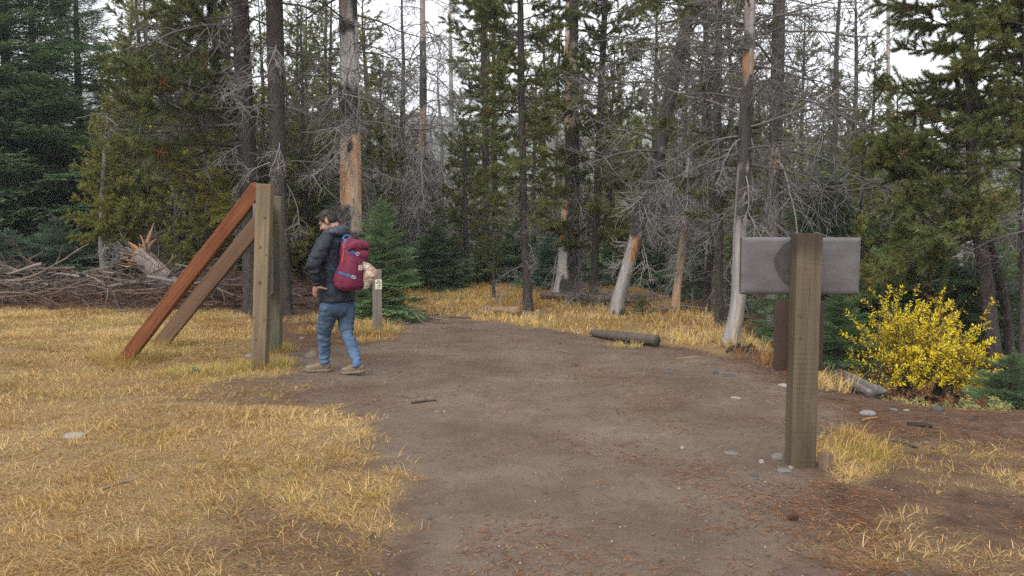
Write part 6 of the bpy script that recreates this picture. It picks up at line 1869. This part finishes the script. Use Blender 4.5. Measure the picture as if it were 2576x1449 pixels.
# ------------------------------------------------------------------ backpack, a thing of its own
pack = thing('backpack', 'maroon roll top backpack with blue straps worn by the hiker', 'backpack', HB)
KIDS.setdefault(pack.name, [])
def kbuild(name, V, T, Q, mat, parent=None, smooth=True):
    mb = MB(); mb.add(V, T, Q); return part(name, mb.mesh(name, mat, smooth), parent or pack)
Bv = -Fv
pc = 0.0
mb = MB()
yb = -0.165
stackloft(mb, [(488, 312, yb + 0.01, 0.085, 0.045), (496, 340, yb, 0.115, 0.080), (502, 420, yb, 0.136, 0.104), (497, 510, yb, 0.150, 0.124), (480, 590, yb, 0.160, 0.142), (474, 640, yb, 0.158, 0.142), (480, 685, yb, 0.140, 0.120), (484, 708, yb, 0.10, 0.08)], 26, 36, (Lv, Bv), 2.7)
V, Nn, T, Q = remesh(mb, 0.008, 4)
V = V + Nn * ((fbm(V * 8, 201, 3) - 0.5) * 0.030)[:, None] + folds(V, Nn, hc(470, 350, -0.28), Uv, 0.12, 0.006, 60, 205)
M_PACK = surf('pack_fabric', lambda n: mixrgb(n, ramp(n, noise(n, 12, 4), [(0.35, 0.0), (0.65, 1.0)]), (0.105, 0.012, 0.032), (0.155, 0.020, 0.048)), 0.75, 0.25, lambda n: (noise(n, 150, 3), 0.3, 0.004))
kbuild('pack_body', V, T, Q, M_PACK)
VP, polyP = V, [list(f) for f in T] + [list(f) for f in Q]
BP = BVHTree.FromPolygons([Vector(v) for v in V], polyP)
# rolled top
mb = MB()
rc = hc(545, 362, yb - 0.03)
limb(mb, [rc - Lv * 0.135 - Uv * 0.01, rc - Lv * 0.06 + Uv * 0.006, rc + Lv * 0.05, rc + Lv * 0.125 - Uv * 0.014], [0.048, 0.054, 0.054, 0.046], 16, 18)
limb(mb, [hc(460, 330, yb - 0.02), hc(500, 335, yb - 0.02), rc], [0.035, 0.045, 0.048], 14, 12)
V, Nn, T, Q = remesh(mb, 0.007, 4)
V = V + Nn * ((fbm(V * 14, 211, 3) - 0.5) * 0.020)[:, None]
kbuild('roll_top', V, T, Q, M_PACK)
mb = MB(); ell(mb, hc(574, 436, yb - 0.0), np.stack([Bv, Lv, Uv]), (0.050, 0.105, 0.060)); V, Nn, T, Q = remesh(mb, 0.007, 3)
V = V + Nn * ((fbm(V * 14, 213, 3) - 0.5) * 0.014)[:, None]
kbuild('top_flap', V, T, Q, M_PACK)
# things sewn on its surface, laid on by sight lines
camp = np.array([0, 0, CAM_H]) - np.array(HB)
def onto(cx, cy, trees, lift=0.003):
    tgt = hc(cx, cy, 0.0); d = Vector(unit((tgt - camp)[None])[0])
    best = None
    for tr in trees:
        h = tr.ray_cast(Vector(camp), d)
        if h[0] is not None and (best is None or h[3] < best[1]): best = (h[0] + h[1] * lift if h[1].dot(d) < 0 else h[0] - h[1] * lift, h[3])
    return None if best is None else np.array(best[0])
def ribbon(name, pts, wpx, mat, trees, parent=None, n=16, lift=0.004, across=4):
    P = np.asarray(pts, float); s = np.linspace(0, len(P) - 1, n)
    C = np.stack([np.interp(s, np.arange(len(P)), P[:, 0]), np.interp(s, np.arange(len(P)), P[:, 1])], -1)
    t = unit(np.gradient(C, axis=0)); nn = np.stack([-t[:, 1], t[:, 0]], -1)
    G, last = [], None
    for i in range(n):
        row = []
        for k in range(across):
            q = C[i] + nn[i] * wpx * (k / (across - 1) - 0.5)
            h = onto(q[0], q[1], trees, lift)
            if h is None: h = last if last is not None else hc(q[0], q[1], -0.2)
            last = h; row.append(h)
        G.append(row)
    G = np.array(G); mid = np.array([0.0, 0.0, 0.0])
    bk = G + unit(G.reshape(-1, 3) - camp).reshape(G.shape) * 0.008
    m = across
    rings = np.concatenate([G, bk[:, ::-1]], 1)
    V, T, Q = loft(rings)
    mb = MB(); mb.add(V, T, Q); me = mb.mesh(name, mat, False)
    return part(name, me, parent or pack)
M_BLUE = surf('blue_strap', lambda n: mixrgb(n, ramp(n, noise(n, 120, 2), [(0.35, 0.0), (0.65, 1.0)]), (0.022, 0.085, 0.19), (0.035, 0.12, 0.25)), 0.7, 0.3)
M_NAVY = surf('navy_strap', lambda n: (0.02, 0.035, 0.065), 0.7, 0.3)
M_RED = surf('red_piping', lambda n: (0.42, 0.04, 0.035), 0.7, 0.3)
M_BUCK = surf('buckle_metal', lambda n: (0.42, 0.42, 0.40), 0.4, 0.5)
M_LAB = surf('pack_label', lambda n: (0.52, 0.46, 0.42), 0.7, 0.2)
tr = [BP]; trj = [BP, BK]
ribbon('strap', [(424, 400), (470, 415), (512, 430), (545, 438)], 18, M_BLUE, tr)
ribbon('strap', [(368, 572), (420, 590), (470, 606), (508, 618)], 18, M_BLUE, tr)
ribbon('strap', [(284, 492), (310, 522), (335, 552), (358, 574)], 14, M_NAVY, trj)
ribbon('strap', [(368, 262), (388, 278), (408, 298), (424, 318)], 20, M_BLUE, trj, lift=0.006)
ribbon('strap', [(420, 300), (424, 330), (418, 352)], 14, M_BLUE, trj, lift=0.006)
ribbon('piping', [(414, 345), (412, 400), (404, 450), (394, 505)], 10, M_RED, tr)
ribbon('zip', [(578, 590), (570, 630), (552, 672), (540, 694)], 10, M_NAVY, tr)
lab_ = ribbon('cloth_label', [(538, 518), (536, 556)], 32, M_LAB, tr, n=8)
ribbon('label_print', [(530, 541), (537, 543), (545, 541)], 3, M_INK, tr, lab_, 6, 0.0055)
ribbon('label_print', [(531, 528), (537, 526), (544, 528)], 2, M_INK, tr, lab_, 6, 0.0055)
for bx_, by_ in ((516, 432), (481, 611)):
    c_ = onto(bx_, by_, tr, 0.008)
    rt = part('buckle', None, pack)
    ax_ = unit((onto(bx_ + 20, by_ + 6, tr) - onto(bx_ - 20, by_ - 6, tr))[None])[0]; up_ = unit((Uv - ax_ * (Uv @ ax_))[None])[0]
    loop = []
    for k in range(17):
        a_ = k / 16 * 2 * math.pi
        loop.append(c_ + ax_ * 0.020 * np.sign(math.cos(a_)) * abs(math.cos(a_)) ** 0.5 + up_ * 0.016 * np.sign(math.sin(a_)) * abs(math.sin(a_)) ** 0.5)
    mb = MB(); limb(mb, loop, [0.0035] * 17, 8, 40); V, T, Q, C = mb.arrays(); kbuild('buckle_frame', V, T, Q, M_BUCK, rt)
    mb = MB(); limb(mb, [c_ + up_ * 0.016, c_ - up_ * 0.016], [0.003, 0.003], 8, 6); V, T, Q, C = mb.arrays(); kbuild('buckle_bar', V, T, Q, M_BUCK, rt)
# haul loop
mb = MB(); limb(mb, [hc(424, 312, -0.14), hc(432, 290, -0.12), hc(455, 284, -0.10), hc(470, 292, -0.10), hc(472, 312, -0.11)], [0.011, 0.010, 0.010, 0.010, 0.011], 8, 18, 0.5)
V, T, Q, C = mb.arrays(); kbuild('haul_loop', V, T, Q, M_BLUE)

# clear bag of food hanging from the pack
bagt = thing('food_bag', 'clear plastic bag of rolls hanging from the backpack', 'bag', HB)
mb = MB()
stackloft(mb, [(584, 490, yb - 0.01, 0.02, 0.018), (612, 505, yb - 0.02, 0.05, 0.040), (634, 545, yb - 0.02, 0.072, 0.058), (638, 590, yb - 0.02, 0.074, 0.060), (624, 630, yb - 0.02, 0.055, 0.048), (614, 665, yb - 0.02, 0.040, 0.034), (610, 692, yb - 0.02, 0.030, 0.020)], 22, 24, (Lv, Bv), 2.2)
V, Nn, T, Q = remesh(mb, 0.006, 3)
V = V + Nn * ((fbm(V * 22, 221, 3) - 0.5) * 0.030)[:, None]
m, n, out = mat_new('clear_plastic')
gl = N(n, 'ShaderNodeBsdfPrincipled'); gl.inputs['Base Color'].default_value = (0.55, 0.45, 0.36, 1); gl.inputs['Roughness'].default_value = 0.12; gl.inputs['Specular IOR Level'].default_value = 0.8
tp = N(n, 'ShaderNodeBsdfTransparent'); tp.inputs[0].default_value = (0.95, 0.93, 0.9, 1)
mx = N(n, 'ShaderNodeMixShader'); mx.inputs[0].default_value = 0.42
n.links.new(tp.outputs[0], mx.inputs[1]); n.links.new(gl.outputs[0], mx.inputs[2]); n.links.new(mx.outputs[0], out.inputs[0])
mbb = MB(); mbb.add(V, T, Q); part('plastic_film', mbb.mesh('plastic_film', m), bagt)
M_ROLL = [surf('roll_%s' % k, (lambda c: (lambda n: c))(c), 0.7, 0.3) for k, c in (('tan', (0.42, 0.26, 0.15)), ('pink', (0.42, 0.17, 0.12)), ('pale', (0.58, 0.46, 0.34)))]
for k, (cx, cy, dy, rr) in enumerate(((612, 525, -0.03, 0.030), (640, 545, -0.05, 0.030), (618, 570, -0.06, 0.033), (642, 592, -0.06, 0.034), (606, 600, -0.03, 0.03), (632, 618, -0.03, 0.028), (595, 535, 0.0, 0.026))):
    mb = MB(); ell(mb, hc(cx + 12, cy, yb + dy), np.eye(3), (rr, rr * 0.9, rr * 0.8), 12, 9); V, T, Q, C = mb.arrays()
    mbb = MB(); mbb.add(V, T, Q); part('bread_roll', mbb.mesh('bread_roll', M_ROLL[k % 3]), bagt)

# ------------------------------------------------------------------ thin mist between the trees
V, Qh = box(-780, 780, -70, 720, -3.0, 110.0)
m, n, out = mat_new('mist')
pv = N(n, 'ShaderNodeVolumePrincipled'); pv.inputs['Color'].default_value = (0.95, 0.97, 1.0, 1); pv.inputs['Density'].default_value = 0.0009; pv.inputs['Anisotropy'].default_value = 0.2
n.links.new(pv.outputs[0], out.inputs['Volume'])
mb = MB(); mb.add(V, Q=Qh); hz_ = link('haze', mb.mesh('haze', m, False)); tag(hz_, 'thin pale mist filling the air of the forest', 'haze', kind='stuff')
SC.cycles.volume_bounces = 0
